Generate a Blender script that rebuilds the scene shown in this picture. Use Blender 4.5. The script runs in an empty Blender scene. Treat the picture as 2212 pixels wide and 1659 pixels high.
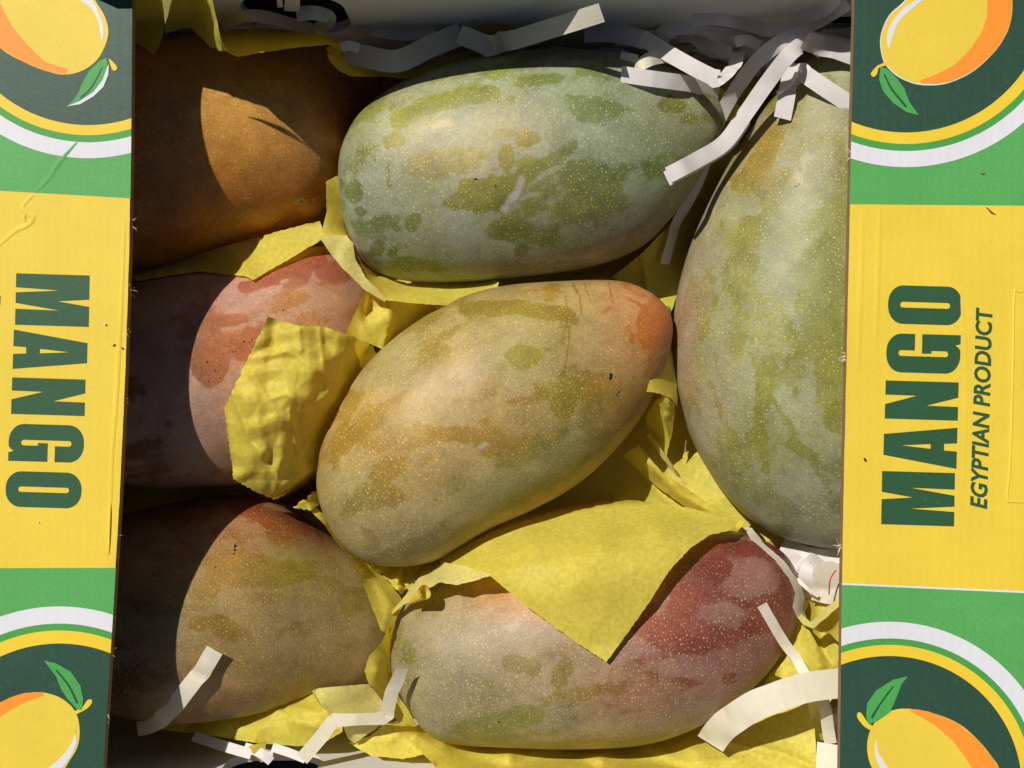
import bpy, math, random
import numpy as np
from mathutils import Vector
from mathutils.geometry import delaunay_2d_cdt, tessellate_polygon

random.seed(7)
SC = bpy.context.scene
COL = SC.collection

# ------------------------------------------------------------------ camera, light, exposure
W, D = 0.34, 0.36                 # width seen at z = 0, camera height over z = 0 (metres)
cam_d = bpy.data.cameras.new("camera")
cam = bpy.data.objects.new("camera", cam_d)
COL.objects.link(cam)
cam.location = (0, 0, D)
cam_d.sensor_fit = 'HORIZONTAL'
cam_d.angle = 2 * math.atan(W / 2 / D)
cam_d.clip_start = 0.01
cam_d.clip_end = 50
SC.camera = cam

SUN_DIR = Vector((-0.50, 0.60, 1.0)).normalized()      # towards the sun
elev = math.asin(SUN_DIR.z)
azim = math.atan2(SUN_DIR.x, SUN_DIR.y)                # clockwise from +Y
world = bpy.data.worlds.new("World")
SC.world = world
world.use_nodes = True
wn = world.node_tree
sky = wn.nodes.new("ShaderNodeTexSky")
sky.sky_type = 'NISHITA'
sky.sun_disc = False
sky.dust_density = 0.6
sky.air_density = 0.6
sky.sun_elevation = elev
sky.sun_rotation = azim
wn.links.new(sky.outputs[0], wn.nodes["Background"].inputs[0])
wn.nodes["Background"].inputs[1].default_value = 0.05
sun_d = bpy.data.lights.new("sun", 'SUN')
sun_d.energy = 5.0
sun_d.angle = math.radians(0.6)
sun_d.color = (1.0, 0.955, 0.88)
sun = bpy.data.objects.new("sun", sun_d)
COL.objects.link(sun)
sun.rotation_euler = SUN_DIR.to_track_quat('Z', 'Y').to_euler()
SC.view_settings.view_transform = 'Standard'
SC.view_settings.look = 'None'
SC.view_settings.exposure = -0.25
SC.view_settings.gamma = 1.0

# ------------------------------------------------------------------ helpers
KP = W / 2212.0


def P(u, v, z=0.0):
    s = (D - z) / D
    return Vector(((u - 1106) * KP * s, (829.5 - v) * KP * s, z))


def Pn(u, v, z):
    s = (D - z) / D
    return np.stack([(u - 1106) * KP * s, (829.5 - v) * KP * s, z + 0 * u], -1)


def lin(c):
    r = []
    for x in c:
        x = x / 255.0
        r.append(x / 12.92 if x <= 0.04045 else ((x + 0.055) / 1.055) ** 2.4)
    return r


def tag(o, label=None, cat=None, group=None, kind=None):
    if label: o["label"] = label
    if cat: o["category"] = cat
    if group: o["group"] = group
    if kind: o["kind"] = kind
    return o


def link(name, me, mats, parent=None):
    o = bpy.data.objects.new(name, me)
    COL.objects.link(o)
    for m in (mats if isinstance(mats, (list, tuple)) else [mats]):
        me.materials.append(m)
    if parent: o.parent = parent
    return o


def mesh(name, verts, faces, mats, parent=None, smooth=False, origin=None):
    me = bpy.data.meshes.new(name)
    vv = [tuple(v) for v in verts]
    if origin is not None:
        vv = [(v[0] - origin[0], v[1] - origin[1], v[2] - origin[2]) for v in vv]
    me.from_pydata(vv, [], faces)
    me.validate()
    me.update()
    if smooth:
        me.polygons.foreach_set("use_smooth", [True] * len(me.polygons))
    o = link(name, me, mats, parent)
    if origin is not None: o.location = origin
    return o


def _hash(ix, iy, iz, seed):
    h = (ix * 374761393 + iy * 668265263 + iz * 2147483647 + seed * 1274126177) & 0xFFFFFFFF
    h = ((h ^ (h >> 13)) * 1274126177) & 0xFFFFFFFF
    h = h ^ (h >> 16)
    return (h & 0xFFFF) / 65535.0


def vnoise(p, seed=0):
    i = np.floor(p).astype(np.int64)
    f = p - i
    f = f * f * (3 - 2 * f)
    r = 0
    for a in (0, 1):
        for b in (0, 1):
            for c in (0, 1):
                w = (f[:, 0] if a else 1 - f[:, 0]) * (f[:, 1] if b else 1 - f[:, 1]) * (f[:, 2] if c else 1 - f[:, 2])
                r = r + w * _hash(i[:, 0] + a, i[:, 1] + b, i[:, 2] + c, seed)
    return r


def fbm(p, seed=0, octv=4):
    r, a, t = 0, 0.5, 0
    for k in range(octv):
        r = r + a * vnoise(p * 2.03 ** k + 17.3 * k, seed + k)
        t += a
        a *= 0.5
    return r / t                                       # 0..1


def catmull(pts, n=10, closed=False):
    p = np.array(pts, float)
    m = len(p)
    out = []
    rng = range(m) if closed else range(m - 1)
    for i in rng:
        if closed:
            a, b, c, d = p[(i - 1) % m], p[i], p[(i + 1) % m], p[(i + 2) % m]
        else:
            a, b, c, d = p[max(i - 1, 0)], p[i], p[i + 1], p[min(i + 2, m - 1)]
        for k in range(n):
            t = k / n
            out.append(0.5 * ((2 * b) + (c - a) * t + (2 * a - 5 * b + 4 * c - d) * t * t + (3 * b - a - 3 * c + d) * t ** 3))
    if not closed: out.append(p[-1])
    return np.array(out)


def seg_dist(U, V, pl):
    best = np.full(U.shape, 1e9)
    pl = [np.array(q[:2], float) for q in pl]
    if len(pl) == 1: return np.hypot(U - pl[0][0], V - pl[0][1])
    for a, b in zip(pl[:-1], pl[1:]):
        d = b - a
        L = max(d @ d, 1e-9)
        t = np.clip(((U - a[0]) * d[0] + (V - a[1]) * d[1]) / L, 0, 1)
        best = np.minimum(best, np.hypot(U - a[0] - t * d[0], V - a[1] - t * d[1]))
    return best


# ------------------------------------------------------------------ materials
class NT:
    def __init__(self, name):
        self.m = bpy.data.materials.new(name)
        self.m.use_nodes = True
        self.t = self.m.node_tree
        self.b = self.t.nodes["Principled BSDF"]
        self.out = self.t.nodes["Material Output"]

    def n(self, typ, **kw):
        x = self.t.nodes.new(typ)
        for k, v in kw.items():
            if k.startswith('i_'):
                x.inputs[k[2:].replace('_', ' ')].default_value = v
            else:
                setattr(x, k, v)
        return x

    def l(self, a, b): self.t.links.new(a, b)

    def math(self, op, a, b=None, c=None, clamp=False):
        x = self.n("ShaderNodeMath", operation=op, use_clamp=clamp)
        for k, q in enumerate((a, b, c)):
            if q is None: continue
            if isinstance(q, (int, float)): x.inputs[k].default_value = q
            else: self.l(q, x.inputs[k])
        return x.outputs[0]

    def mix(self, fac, a, b, blend='MIX'):
        x = self.n("ShaderNodeMix", data_type='RGBA', blend_type=blend)
        for s, q in ((x.inputs[0], fac), (x.inputs[6], a), (x.inputs[7], b)):
            if isinstance(q, (int, float)): s.default_value = q
            elif isinstance(q, (list, tuple)): s.default_value = (*q[:3], 1)
            else: self.l(q, s)
        return x.outputs[2]

    def step(self, x, lo, hi):
        r = self.n("ShaderNodeMapRange", interpolation_type='SMOOTHSTEP')
        self.l(x, r.inputs[0])
        r.inputs[1].default_value = lo
        r.inputs[2].default_value = hi
        return r.outputs[0]

    def noise(self, co, scale, detail=3, rough=0.55, dist=0.0):
        x = self.n("ShaderNodeTexNoise")
        self.l(co, x.inputs["Vector"])
        x.inputs["Scale"].default_value = scale
        x.inputs["Detail"].default_value = detail
        x.inputs["Roughness"].default_value = rough
        x.inputs["Distortion"].default_value = dist
        return x.outputs[0]

    def bump(self, h, strength, dist):
        x = self.n("ShaderNodeBump")
        x.inputs["Strength"].default_value = strength
        x.inputs["Distance"].default_value = dist
        self.l(h, x.inputs["Height"])
        return x.outputs[0]


def mango_material(name, bloom, bloom_amt=0.55, lent=(205, 190, 110), lent_amt=0.55, lscale=0.128, rough=0.40):
    q = NT(name)
    co = q.n("ShaderNodeTexCoord").outputs["Object"]
    tint = q.n("ShaderNodeAttribute", attribute_name="tint").outputs["Color"]
    rub = q.n("ShaderNodeAttribute", attribute_name="rub").outputs["Fac"]
    mark = q.n("ShaderNodeAttribute", attribute_name="mark").outputs["Fac"]
    scar = q.n("ShaderNodeAttribute", attribute_name="scar").outputs["Fac"]
    nA = q.noise(co, 420, 5, 0.65)
    nB = q.noise(co, 70, 4, 0.6, 0.4)
    nC = q.noise(co, 2600, 2, 0.6)
    e = q.math('ADD', rub, q.math('MULTIPLY', q.math('SUBTRACT', nA, 0.5), 0.55))
    e = q.math('ADD', e, q.math('MULTIPLY', q.math('SUBTRACT', nC, 0.5), 0.22))
    skv = q.n("ShaderNodeAttribute", attribute_name="skin").outputs["Vector"]
    mp = q.n("ShaderNodeMapping")
    mp.inputs["Scale"].default_value = (0.010, 0.060, 1.0)
    mp.inputs["Rotation"].default_value = (0, 0, 0.25)
    q.l(skv, mp.inputs[0])
    smear = q.noise(mp.outputs[0], 1.0, 6, 0.62, 0.6)
    e = q.math('ADD', e, q.math('MULTIPLY', q.math('SUBTRACT', smear, 0.5), 0.34))
    hard = q.step(e, 0.40, 0.60)
    soft = q.step(e, 0.08, 0.92)
    mask = q.math('ADD', q.math('MULTIPLY', hard, 0.58), q.math('MULTIPLY', soft, 0.42))
    nD = q.step(q.noise(co, 34, 5, 0.62, 0.6), 0.28, 0.72)
    fac = q.math('MULTIPLY', q.math('SUBTRACT', 1.0, q.math('MULTIPLY', mask, 0.90)),
                 q.math('MULTIPLY', q.math('ADD', 0.55, q.math('MULTIPLY', nD, 0.62)), bloom_amt), clamp=True)
    glow = q.mix(1.0, tint, (1.75, 1.75, 1.75), 'MULTIPLY')
    c = q.mix(fac, tint, q.mix(0.22, lin(bloom), glow))
    c = q.mix(1.0, c, q.mix(q.step(nB, 0.3, 0.7), (0.84, 0.84, 0.82), (1.1, 1.1, 1.1)), 'MULTIPLY')
    # fine streaks and smears in the bloom
    sm = q.step(q.noise(co, 900, 6, 0.7, 1.5), 0.45, 0.75)
    c = q.mix(q.math('MULTIPLY', sm, 0.16), c, lin(bloom))
    skin = q.n("ShaderNodeAttribute", attribute_name="skin").outputs["Vector"]
    vo = q.n("ShaderNodeTexVoronoi", feature='F1', voronoi_dimensions='2D')
    vo.inputs["Scale"].default_value = lscale
    vo.inputs["Randomness"].default_value = 0.9
    q.l(skin, vo.inputs["Vector"])
    rnd = q.n("ShaderNodeSeparateColor")
    q.l(vo.outputs["Color"], rnd.inputs[0])
    size = q.math('ADD', 0.09, q.math('MULTIPLY', q.math('POWER', rnd.outputs[0], 1.6), 0.24))
    dot = q.math('SUBTRACT', 1.0, q.math('DIVIDE', vo.outputs["Distance"], size), clamp=True)
    dot = q.step(dot, 0.0, 0.62)
    dot = q.math('MULTIPLY', dot, q.math('MULTIPLY', q.math('ADD', 0.35, q.math('MULTIPLY', q.step(q.noise(co, 45, 2), 0.3, 0.6), 0.65)), lent_amt))
    dot = q.math('MULTIPLY', dot, q.math('ADD', 0.45, q.math('MULTIPLY', rnd.outputs[1], 0.8)), clamp=True)
    v2 = q.n("ShaderNodeTexVoronoi", feature='F1', voronoi_dimensions='2D')
    v2.inputs["Scale"].default_value = lscale * 1.9
    q.l(skin, v2.inputs["Vector"])
    d2 = q.step(v2.outputs["Distance"], 0.26, 0.08)
    c = q.mix(q.math('MULTIPLY', d2, 0.22 * lent_amt), c, q.mix(0.5, tint, lin(lent)))
    c = q.mix(dot, c, q.mix(0.8, tint, lin(lent)))
    c = q.mix(0.9, c, q.mix(q.step(nC, 0.25, 0.75), (0.74, 0.74, 0.72), (1.20, 1.20, 1.18)), 'MULTIPLY')
    c = q.mix(0.8, c, q.mix(q.step(q.noise(co, 820, 3, 0.7), 0.3, 0.7), (0.86, 0.86, 0.82), (1.11, 1.11, 1.10)), 'MULTIPLY')
    c = q.mix(q.step(q.math('ADD', scar, q.math('MULTIPLY', q.math('SUBTRACT', nA, 0.5), 1.6)), 0.30, 1.05), c, lin((172, 160, 146)))
    c = q.mix(q.step(q.math('ADD', mark, q.math('MULTIPLY', q.math('SUBTRACT', nA, 0.5), 0.5)), 0.4, 0.6), c, lin((44, 36, 26)))
    q.l(c, q.b.inputs["Base Color"])
    r = q.math('ADD', rough, q.math('MULTIPLY', q.math('SUBTRACT', 1.0, mask), 0.12))
    q.l(r, q.b.inputs["Roughness"])
    q.b.inputs["Specular IOR Level"].default_value = 0.42
    h = q.math('ADD', q.math('MULTIPLY', nC, 0.6), q.math('MULTIPLY', dot, 0.5))
    h = q.math('ADD', h, q.math('MULTIPLY', q.noise(co, 160, 3), 0.6))
    q.l(q.bump(h, 0.32, 0.00022), q.b.inputs["Normal"])
    q.b.inputs["Coat Weight"].default_value = 0.28
    q.b.inputs["Coat Roughness"].default_value = 0.20
    q.l(q.bump(q.noise(co, 2100, 2, 0.7), 1.0, 0.0004), q.b.inputs["Coat Normal"])
    return q.m


def paper_material(name, col, trans=0.3, mott=0.14, tcol=None, rough=0.55, back=None):
    q = NT(name)
    co = q.n("ShaderNodeTexCoord").outputs["Object"]
    n1 = q.noise(co, 760, 4, 0.7)
    n2 = q.noise(co, 60, 3, 0.6)
    n3 = q.noise(co, 1900, 2, 0.6)
    a = lin(col)
    base = q.mix(q.step(n1, 0.25, 0.75), [x * (1 - mott) for x in a], [min(1, x * (1 + mott * 0.7)) for x in a])
    base = q.mix(1.0, base, q.mix(q.step(n2, 0.3, 0.7), (0.93, 0.93, 0.9), (1.04, 1.04, 1.04)), 'MULTIPLY')
    if back:
        g = q.n("ShaderNodeNewGeometry")
        base = q.mix(g.outputs["Backfacing"], base, lin(back))
    q.l(base, q.b.inputs["Base Color"])
    q.b.inputs["Roughness"].default_value = rough
    q.b.inputs["Specular IOR Level"].default_value = 0.3
    bm = q.bump(q.math('ADD', q.math('MULTIPLY', n1, 0.6), q.math('MULTIPLY', n3, 0.3)), 0.35, 0.00025)
    q.l(bm, q.b.inputs["Normal"])
    tr = q.n("ShaderNodeBsdfTranslucent")
    tr.inputs[0].default_value = (*lin(tcol or col), 1)
    ms = q.n("ShaderNodeMixShader")
    ms.inputs[0].default_value = trans
    q.l(q.b.outputs[0], ms.inputs[1])
    q.l(tr.outputs[0], ms.inputs[2])
    q.l(ms.outputs[0], q.out.inputs[0])
    return q.m


def card_material(name, col, grain=0.10, rough=0.6, spec=0.3, ridge=0.0, scuff=0.0):
    q = NT(name)
    co = q.n("ShaderNodeTexCoord").outputs["Object"]
    n1 = q.noise(co, 1500, 3, 0.7)
    n2 = q.noise(co, 38, 4, 0.6)
    a = lin(col)
    base = q.mix(q.step(n1, 0.2, 0.8), [x * (1 - grain) for x in a], [min(1, x * (1 + grain)) for x in a])
    base = q.mix(1.0, base, q.mix(q.step(n2, 0.25, 0.75), (0.95, 0.95, 0.94), (1.03, 1.03, 1.03)), 'MULTIPLY')
    if scuff:
        sc = q.step(q.noise(co, 240, 6, 0.75, 0.8), 0.60, 0.78)
        base = q.mix(q.math('MULTIPLY', sc, scuff), base, lin((205, 205, 195)))
    q.l(base, q.b.inputs["Base Color"])
    q.b.inputs["Roughness"].default_value = rough
    q.b.inputs["Specular IOR Level"].default_value = spec
    h = q.math('ADD', q.math('MULTIPLY', n1, 0.4), q.math('MULTIPLY', n2, 2.0))
    if ridge:
        mp = q.n("ShaderNodeMapping")
        q.l(co, mp.inputs[0])
        wv = q.n("ShaderNodeTexWave", wave_type='BANDS', bands_direction='X')
        q.l(mp.outputs[0], wv.inputs[0])
        wv.inputs["Scale"].default_value = 105
        wv.inputs["Distortion"].default_value = 3.0
        h = q.math('ADD', h, q.math('MULTIPLY', wv.outputs[1], ridge))
    q.l(q.bump(h, 0.5, 0.0002), q.b.inputs["Normal"])
    return q.m


M_YEL = card_material("print_yellow", (233, 202, 66), 0.06, 0.55, ridge=0.18)
M_GRN = card_material("print_green", (88, 166, 88), 0.12, 0.55, ridge=0.18, scuff=0.12)
M_DRK = card_material("print_dark_green", (46, 78, 62), 0.16, 0.5, ridge=0.18, scuff=0.08)
M_LET = card_material("print_letter_green", (48, 88, 58), 0.16, 0.5, scuff=0.1)
M_WHT = card_material("print_white", (222, 221, 226), 0.03, 0.55, ridge=0.18)
M_RING = card_material("print_ring_yellow", (236, 202, 56), 0.04, 0.55)
M_RGN = card_material("print_ring_green", (76, 156, 72), 0.1, 0.55)
M_BODY = card_material("print_fruit_yellow", (232, 202, 70), 0.05, 0.55)
M_ORG = card_material("print_orange", (250, 150, 50), 0.05, 0.55)
M_LEAF = card_material("print_leaf_green", (76, 162, 80), 0.1, 0.55)
M_KRAFT = card_material("kraft_board", (158, 122, 92), 0.25, 0.8, 0.1)
M_BOX = card_material("white_board", (222, 218, 212), 0.04, 0.7, 0.2)
M_WSTRIP = paper_material("white_paper", (236, 230, 228), 0.22, 0.04)
M_CSTRIP = paper_material("cream_paper", (240, 232, 212), 0.25, 0.05)
M_TISS = paper_material("yellow_tissue", (244, 228, 96), 0.40, 0.20, (250, 216, 40), back=(226, 214, 92))
M_TISP = paper_material("pale_tissue", (232, 220, 130), 0.30, 0.18, (245, 222, 60), back=(236, 214, 50))
M_RED = card_material("red_ink", (190, 40, 44), 0.05)
M_FIB = paper_material("fibre", (226, 214, 196), 0.2)


def ground_material():
    q = NT("dark_soil")
    co = q.n("ShaderNodeTexCoord").outputs["Object"]
    n1 = q.noise(co, 60, 6, 0.7, 0.5)
    n2 = q.noise(co, 300, 4, 0.7)
    c = q.mix(q.step(n1, 0.35, 0.7), (0.010, 0.008, 0.006), (0.085, 0.060, 0.042))
    c = q.mix(q.step(n2, 0.66, 0.8), c, (0.16, 0.12, 0.09))
    q.l(c, q.b.inputs["Base Color"])
    q.b.inputs["Roughness"].default_value = 0.85
    q.l(q.bump(q.math('ADD', n1, q.math('MULTIPLY', n2, 0.4)), 1.0, 0.01), q.b.inputs["Normal"])
    return q.m


# ------------------------------------------------------------------ ground
Z_FLOOR, Z_TOP = -0.070, 0.0545
ZF = 0.041                                   # underside level of the folded print flaps


def build_ground():
    n = 60
    xs = np.sign(np.linspace(-1, 1, n)) * np.abs(np.linspace(-1, 1, n)) ** 2.2 * 6.0
    vs, fs = [], []
    for j in range(n):
        for i in range(n):
            p = np.array([[xs[i] * 30, xs[j] * 30, 0.0]])
            vs.append((xs[i], xs[j], -0.0765 + 0.004 * (fbm(p, 5)[0] - 0.6)))
    for j in range(n - 1):
        for i in range(n - 1):
            a = j * n + i
            fs.append((a, a + 1, a + n + 1, a + n))
    o = mesh("ground", vs, fs, ground_material(), smooth=True)
    tag(o, "dark rough soil below the mango box, seen through its hand holes", "ground", kind="structure")


def build_sun_block_bank():
    """added soil bank outside the far end, blocks sun through the hand hole"""
    n, m = 120, 40
    vs, fs = [], []
    for j in range(m):
        for i in range(n):
            x = -0.30 + 0.60 * i / (n - 1)
            t = j / (m - 1)
            y = 0.1215 + 0.26 * t
            h = 0.062 * (1 - t) ** 1.3 * min(1.0, 1.6 * math.sin(math.pi * i / (n - 1)))
            p = np.array([[x * 70, y * 70, 1.7]])
            q_ = np.array([[x * 260, y * 260, 4.1]])
            z = -0.078 + (h + 0.070 * (1 - t) ** 1.2 * min(1, 1.6 * math.sin(math.pi * i / (n - 1)))) + 0.012 * (fbm(p, 2)[0] - .5) + 0.004 * (fbm(q_, 3)[0] - .5)
            vs.append((x, y, z))
    for j in range(m - 1):
        for i in range(n - 1):
            a = j * n + i
            fs.append((a, a + 1, a + n + 1, a + n))
    b0 = len(vs)
    for i in range(n):
        vs.append((vs[i][0], vs[i][1] + .0005 * math.sin(i * 2.1), -0.08))
    for i in range(n - 1):
        fs.append((i + 1, i, b0 + i, b0 + i + 1))
    o = mesh("sun_block_bank", vs, fs, bpy.data.materials["dark_soil"], smooth=True)
    tag(o, "added bank of dark soil outside the far end of the box, blocking sun from the hand hole", "soil", kind="structure")


build_ground()
build_sun_block_bank()  # added bank: keeps the far hand hole dark, stops sun leaking in

# ------------------------------------------------------------------ the box
Y_TOPW, Y_BOTW = 0.1155, -0.1265
X_L, X_R = -0.176, 0.176
box = bpy.data.objects.new("mango_box", None)
COL.objects.link(box)
box.location = (0, 0, Z_FLOOR)
tag(box, "open cardboard mango box with yellow and green printed side flaps, white inside", "box")


def boxpart(name, vs, fs, mats, mi=None, smooth=False, parent=None):
    vs = [(v[0], v[1], v[2] - Z_FLOOR) for v in vs]
    o = mesh(name, vs, fs, mats, parent or box, smooth)
    if mi is not None:
        o.data.polygons.foreach_set("material_index", mi)
    return o


def slab_poly(outer, holes, y0, y1, mats_face, mat_edge, name):
    """panel in the x-z plane with holes, between y0 (inside) and y1 (outside)"""
    loops = [outer] + holes
    flat = [p for lp in loops for p in lp]
    tris = tessellate_polygon([[Vector((p[0], p[1], 0)) for p in lp] for lp in loops])
    n = len(flat)
    vs = [(p[0], y0, p[1]) for p in flat] + [(p[0], y1, p[1]) for p in flat]
    fs, mi = [], []
    for t in tris:
        fs.append(tuple(t)); mi.append(0)
        fs.append(tuple(n + k for k in reversed(t))); mi.append(0)
    s = 0
    for lp in loops:
        m = len(lp)
        for k in range(m):
            a, b = s + k, s + (k + 1) % m
            fs.append((a, b, n + b, n + a)); mi.append(1)
        s += m
    me_o = boxpart(name, vs, fs, [mats_face, mat_edge])
    if len(me_o.data.polygons) == len(mi):
        me_o.data.polygons.foreach_set("material_index", mi)
    return me_o


def rrect(x0, x1, z0, z1, r, n=8):
    o = []
    for cx, cz, a0 in ((x1 - r, z1 - r, 0), (x0 + r, z1 - r, 90), (x0 + r, z0 + r, 180), (x1 - r, z0 + r, 270)):
        for k in range(n + 1):
            a = math.radians(a0 + 90 * k / n)
            o.append((cx + r * math.cos(a), cz + r * math.sin(a)))
    return o


slab_poly([(X_L, Z_FLOOR), (X_R, Z_FLOOR), (X_R, 0.0452), (0.106, 0.0450), (0.040, 0.0455), (0.005, Z_TOP), (-0.120, Z_TOP), (-0.126, 0.047), (X_L, 0.047)],
          [rrect(-0.0835, -0.0515, 0.003, 0.038, 0.012), rrect(0.092, 0.121, 0.004, 0.019, 0.007)], Y_TOPW, Y_TOPW + 0.003, M_BOX, M_BOX, "end_wall")
slab_poly([(X_L, Z_FLOOR), (X_R, Z_FLOOR), (X_R, Z_TOP - 0.012), (X_L, Z_TOP - 0.012)],
          [rrect(-0.0955, -0.064, -0.013, 0.024, 0.011)], Y_BOTW, Y_BOTW - 0.003, M_BOX, M_BOX, "end_wall")


def cuboid(name, x0, x1, y0, y1, z0, z1, mat, parent=None):
    vs = [(x, y, z) for z in (z0, z1) for y in (y0, y1) for x in (x0, x1)]
    fs = [(0, 2, 3, 1), (4, 5, 7, 6), (0, 1, 5, 4), (2, 6, 7, 3), (0, 4, 6, 2), (1, 3, 7, 5)]
    return boxpart(name, vs, fs, mat, parent=parent)


cuboid("side_wall", X_L - 0.003, X_L, Y_BOTW - 0.003, Y_TOPW + 0.003, Z_FLOOR, ZF - 0.0002, M_BOX)
cuboid("side_wall", X_R, X_R + 0.003, Y_BOTW - 0.003, Y_TOPW + 0.003, Z_FLOOR, ZF - 0.0002, M_BOX)
cuboid("bottom_panel", X_L, X_R, Y_BOTW, Y_TOPW, Z_FLOOR - 0.003, Z_FLOOR - 0.0003, M_BOX)

# flaps with their print
FT = 0.003
ZT = ZF + FT


def clip(poly, cl):
    """Sutherland-Hodgman, cl counter-clockwise convex (in x right, y up) given in px (v down -> we orient by sign)"""
    area = sum(cl[i][0] * cl[(i + 1) % len(cl)][1] - cl[(i + 1) % len(cl)][0] * cl[i][1] for i in range(len(cl)))
    sg = 1 if area > 0 else -1
    out = [tuple(p[:2]) for p in poly]
    for i in range(len(cl)):
        a, b = cl[i], cl[(i + 1) % len(cl)]
        inp, out = out, []
        f = lambda p: sg * ((b[0] - a[0]) * (p[1] - a[1]) - (b[1] - a[1]) * (p[0] - a[0]))
        for k in range(len(inp)):
            p, q = inp[k], inp[(k + 1) % len(inp)]
            fp, fq = f(p), f(q)
            if fp >= 0: out.append(p)
            if (fp >= 0) != (fq >= 0):
                t = fp / (fp - fq)
                out.append((p[0] + t * (q[0] - p[0]), p[1] + t * (q[1] - p[1])))
        if not out: return []
    return out


class Flap:
    def __init__(self, edge, outer_u, label, side):
        self.side = side
        v0, v1 = -62, 1800
        e = []
        for a, b in zip(edge[:-1], edge[1:]):
            e += [(a[0] + (b[0] - a[0]) * k / 14, a[1] + (b[1] - a[1]) * k / 14) for k in range(14)]
        e.append(edge[-1])
        rs = random.Random(3 + int(outer_u))
        e = [(p[0] + rs.uniform(-0.35, 0.35), p[1]) for p in e]
        self.outline = e + [(outer_u, v1), (outer_u, v0)]
        cl = [(p[0], p[1]) for p in edge] + [(outer_u, v1), (outer_u, v0)]
        ce = [(p[0] + side * 0.8, p[1]) for p in edge]
        self.clipper = ce + [(outer_u, v1), (outer_u, v0)]
        n = len(self.outline)
        top = [P(u, v, ZT) for u, v in self.outline]
        bot = [Vector((p.x, p.y, ZF)) for p in top]
        tris = tessellate_polygon([[Vector((p.x, p.y, 0)) for p in top]])
        fs = [tuple(t) for t in tris] + [tuple(n + k for k in reversed(t)) for t in tris]
        mi = [0] * len(tris) + [1] * len(tris)
        # cut edge in three plies with a slightly ragged middle
        vs = top + bot
        for k in range(n):
            a, b = k, (k + 1) % n
            fs.append((a, b, n + b, n + a)); mi.append(2 if k < len(e) - 1 else 0)
        self.o = boxpart("flap", vs, fs, [M_YEL, M_BOX, M_KRAFT])
        if len(self.o.data.polygons) == len(mi):
            self.o.data.polygons.foreach_set("material_index", mi)
        self.o["label"] = label

    def art(self, name, polys, mat, layer, clipit=True, holes=None):
        z = ZT + 0.00003 * layer
        vs, fs = [], []
        for pl in polys:
            c = clip(pl, self.clipper) if clipit else [tuple(p[:2]) for p in pl]
            if len(c) < 3: continue
            w = [P(p[0], p[1], z) for p in c]
            loops = [[Vector((p.x, p.y, 0)) for p in w]]
            allp = list(w)
            if holes:
                for h in holes:
                    hw = [P(p[0], p[1], z) for p in h]
                    loops.append([Vector((p.x, p.y, 0)) for p in hw])
                    allp += hw
            s = len(vs)
            vs += allp
            for t in tessellate_polygon(loops):
                a, b, c3 = (allp[k] for k in t)
                t = tuple(t)
                if (b - a).cross(c3 - a).z < 0: t = t[::-1]
                fs.append(tuple(s + k for k in t))
        if not fs: return None
        vs = [(v[0], v[1], v[2] - Z_FLOOR) for v in vs]
        return mesh(name, vs, fs, mat, self.o)

    def disc(self, name, c, r, mat, layer, ry=None):
        ry = ry or r
        pts = [(c[0] + r * math.cos(a), c[1] + ry * math.sin(a)) for a in np.linspace(0, 2 * math.pi, 160, endpoint=False)]
        self.art(name, [pts], mat, layer)


def quad_map(q, pts):
    """q: p00 (start, baseline), p10 (end, baseline), p11 (end, top), p01 (start, top)"""
    o = []
    for a, b in pts:
        u = (1 - a) * (1 - b) * q[0][0] + a * (1 - b) * q[1][0] + a * b * q[2][0] + (1 - a) * b * q[3][0]
        v = (1 - a) * (1 - b) * q[0][1] + a * (1 - b) * q[1][1] + a * b * q[2][1] + (1 - a) * b * q[3][1]
        o.append((u, v))
    return o


def arc(cx, cy, rx, ry, a0, a1, n=9):
    return [(cx + rx * math.cos(math.radians(a0 + (a1 - a0) * k / n)), cy + ry * math.sin(math.radians(a0 + (a1 - a0) * k / n))) for k in range(n + 1)]


L_M = [(0, 0), (0, 1), (.47, 1), (.52, .57), (.61, 1), (1, 1), (1, 0), (.69, 0), (.70, .6), (.575, 0), (.37, 0), (.31, .6), (.27, 0)]
L_A = [(0, 0), (.29, 1), (.80, 1), (1, 0), (.62, 0), (.60, .175), (.44, .175), (.42, 0)]
L_Ah = [(.47, .36), (.585, .36), (.535, .76)]
L_N = [(0, 0), (0, 1), (.38, 1), (.62, .57), (.63, 1), (1, 1), (1, 0), (.60, 0), (.37, .43), (.36, 0)]
RO, RB = .46, .2
L_O = arc(1 - RO, 1 - RB, RO, RB, 0, 90) + arc(RO, 1 - RB, RO, RB, 90, 180) + arc(RO, RB, RO, RB, 180, 270) + arc(1 - RO, RB, RO, RB, 270, 360)
L_Oh = arc(.5, .80, .075, .035, 0, 180, 10) + arc(.5, .20, .075, .035, 180, 360, 10)
L_G = [(1, .615)] + arc(1 - RO, 1 - RB, RO, RB, 0, 90) + arc(RO, 1 - RB, RO, RB, 90, 180) + arc(RO, RB, RO, RB, 180, 270) + \
      [(.60, 0), (.68, .03), (.73, .07), (.77, 0), (1, 0), (1, .52), (.50, .52), (.50, .39), (.575, .39), (.575, .2)] + \
      arc(.5, .2, .075, .035, 0, -180, 8)[1:] + [(.425, .8)] + arc(.5, .8, .075, .035, 180, 0, 8)[1:] + [(.575, .615)]


def letters(flap, quads):
    for (shape, holes), q in zip(((L_M, None), (L_A, [L_Ah]), (L_N, None), (L_G, None), (L_O, [L_Oh])), quads):
        flap.art("printed_letter", [quad_map(q, shape)], M_LET, 2, False, [quad_map(q, h) for h in holes] if holes else None)


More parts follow.
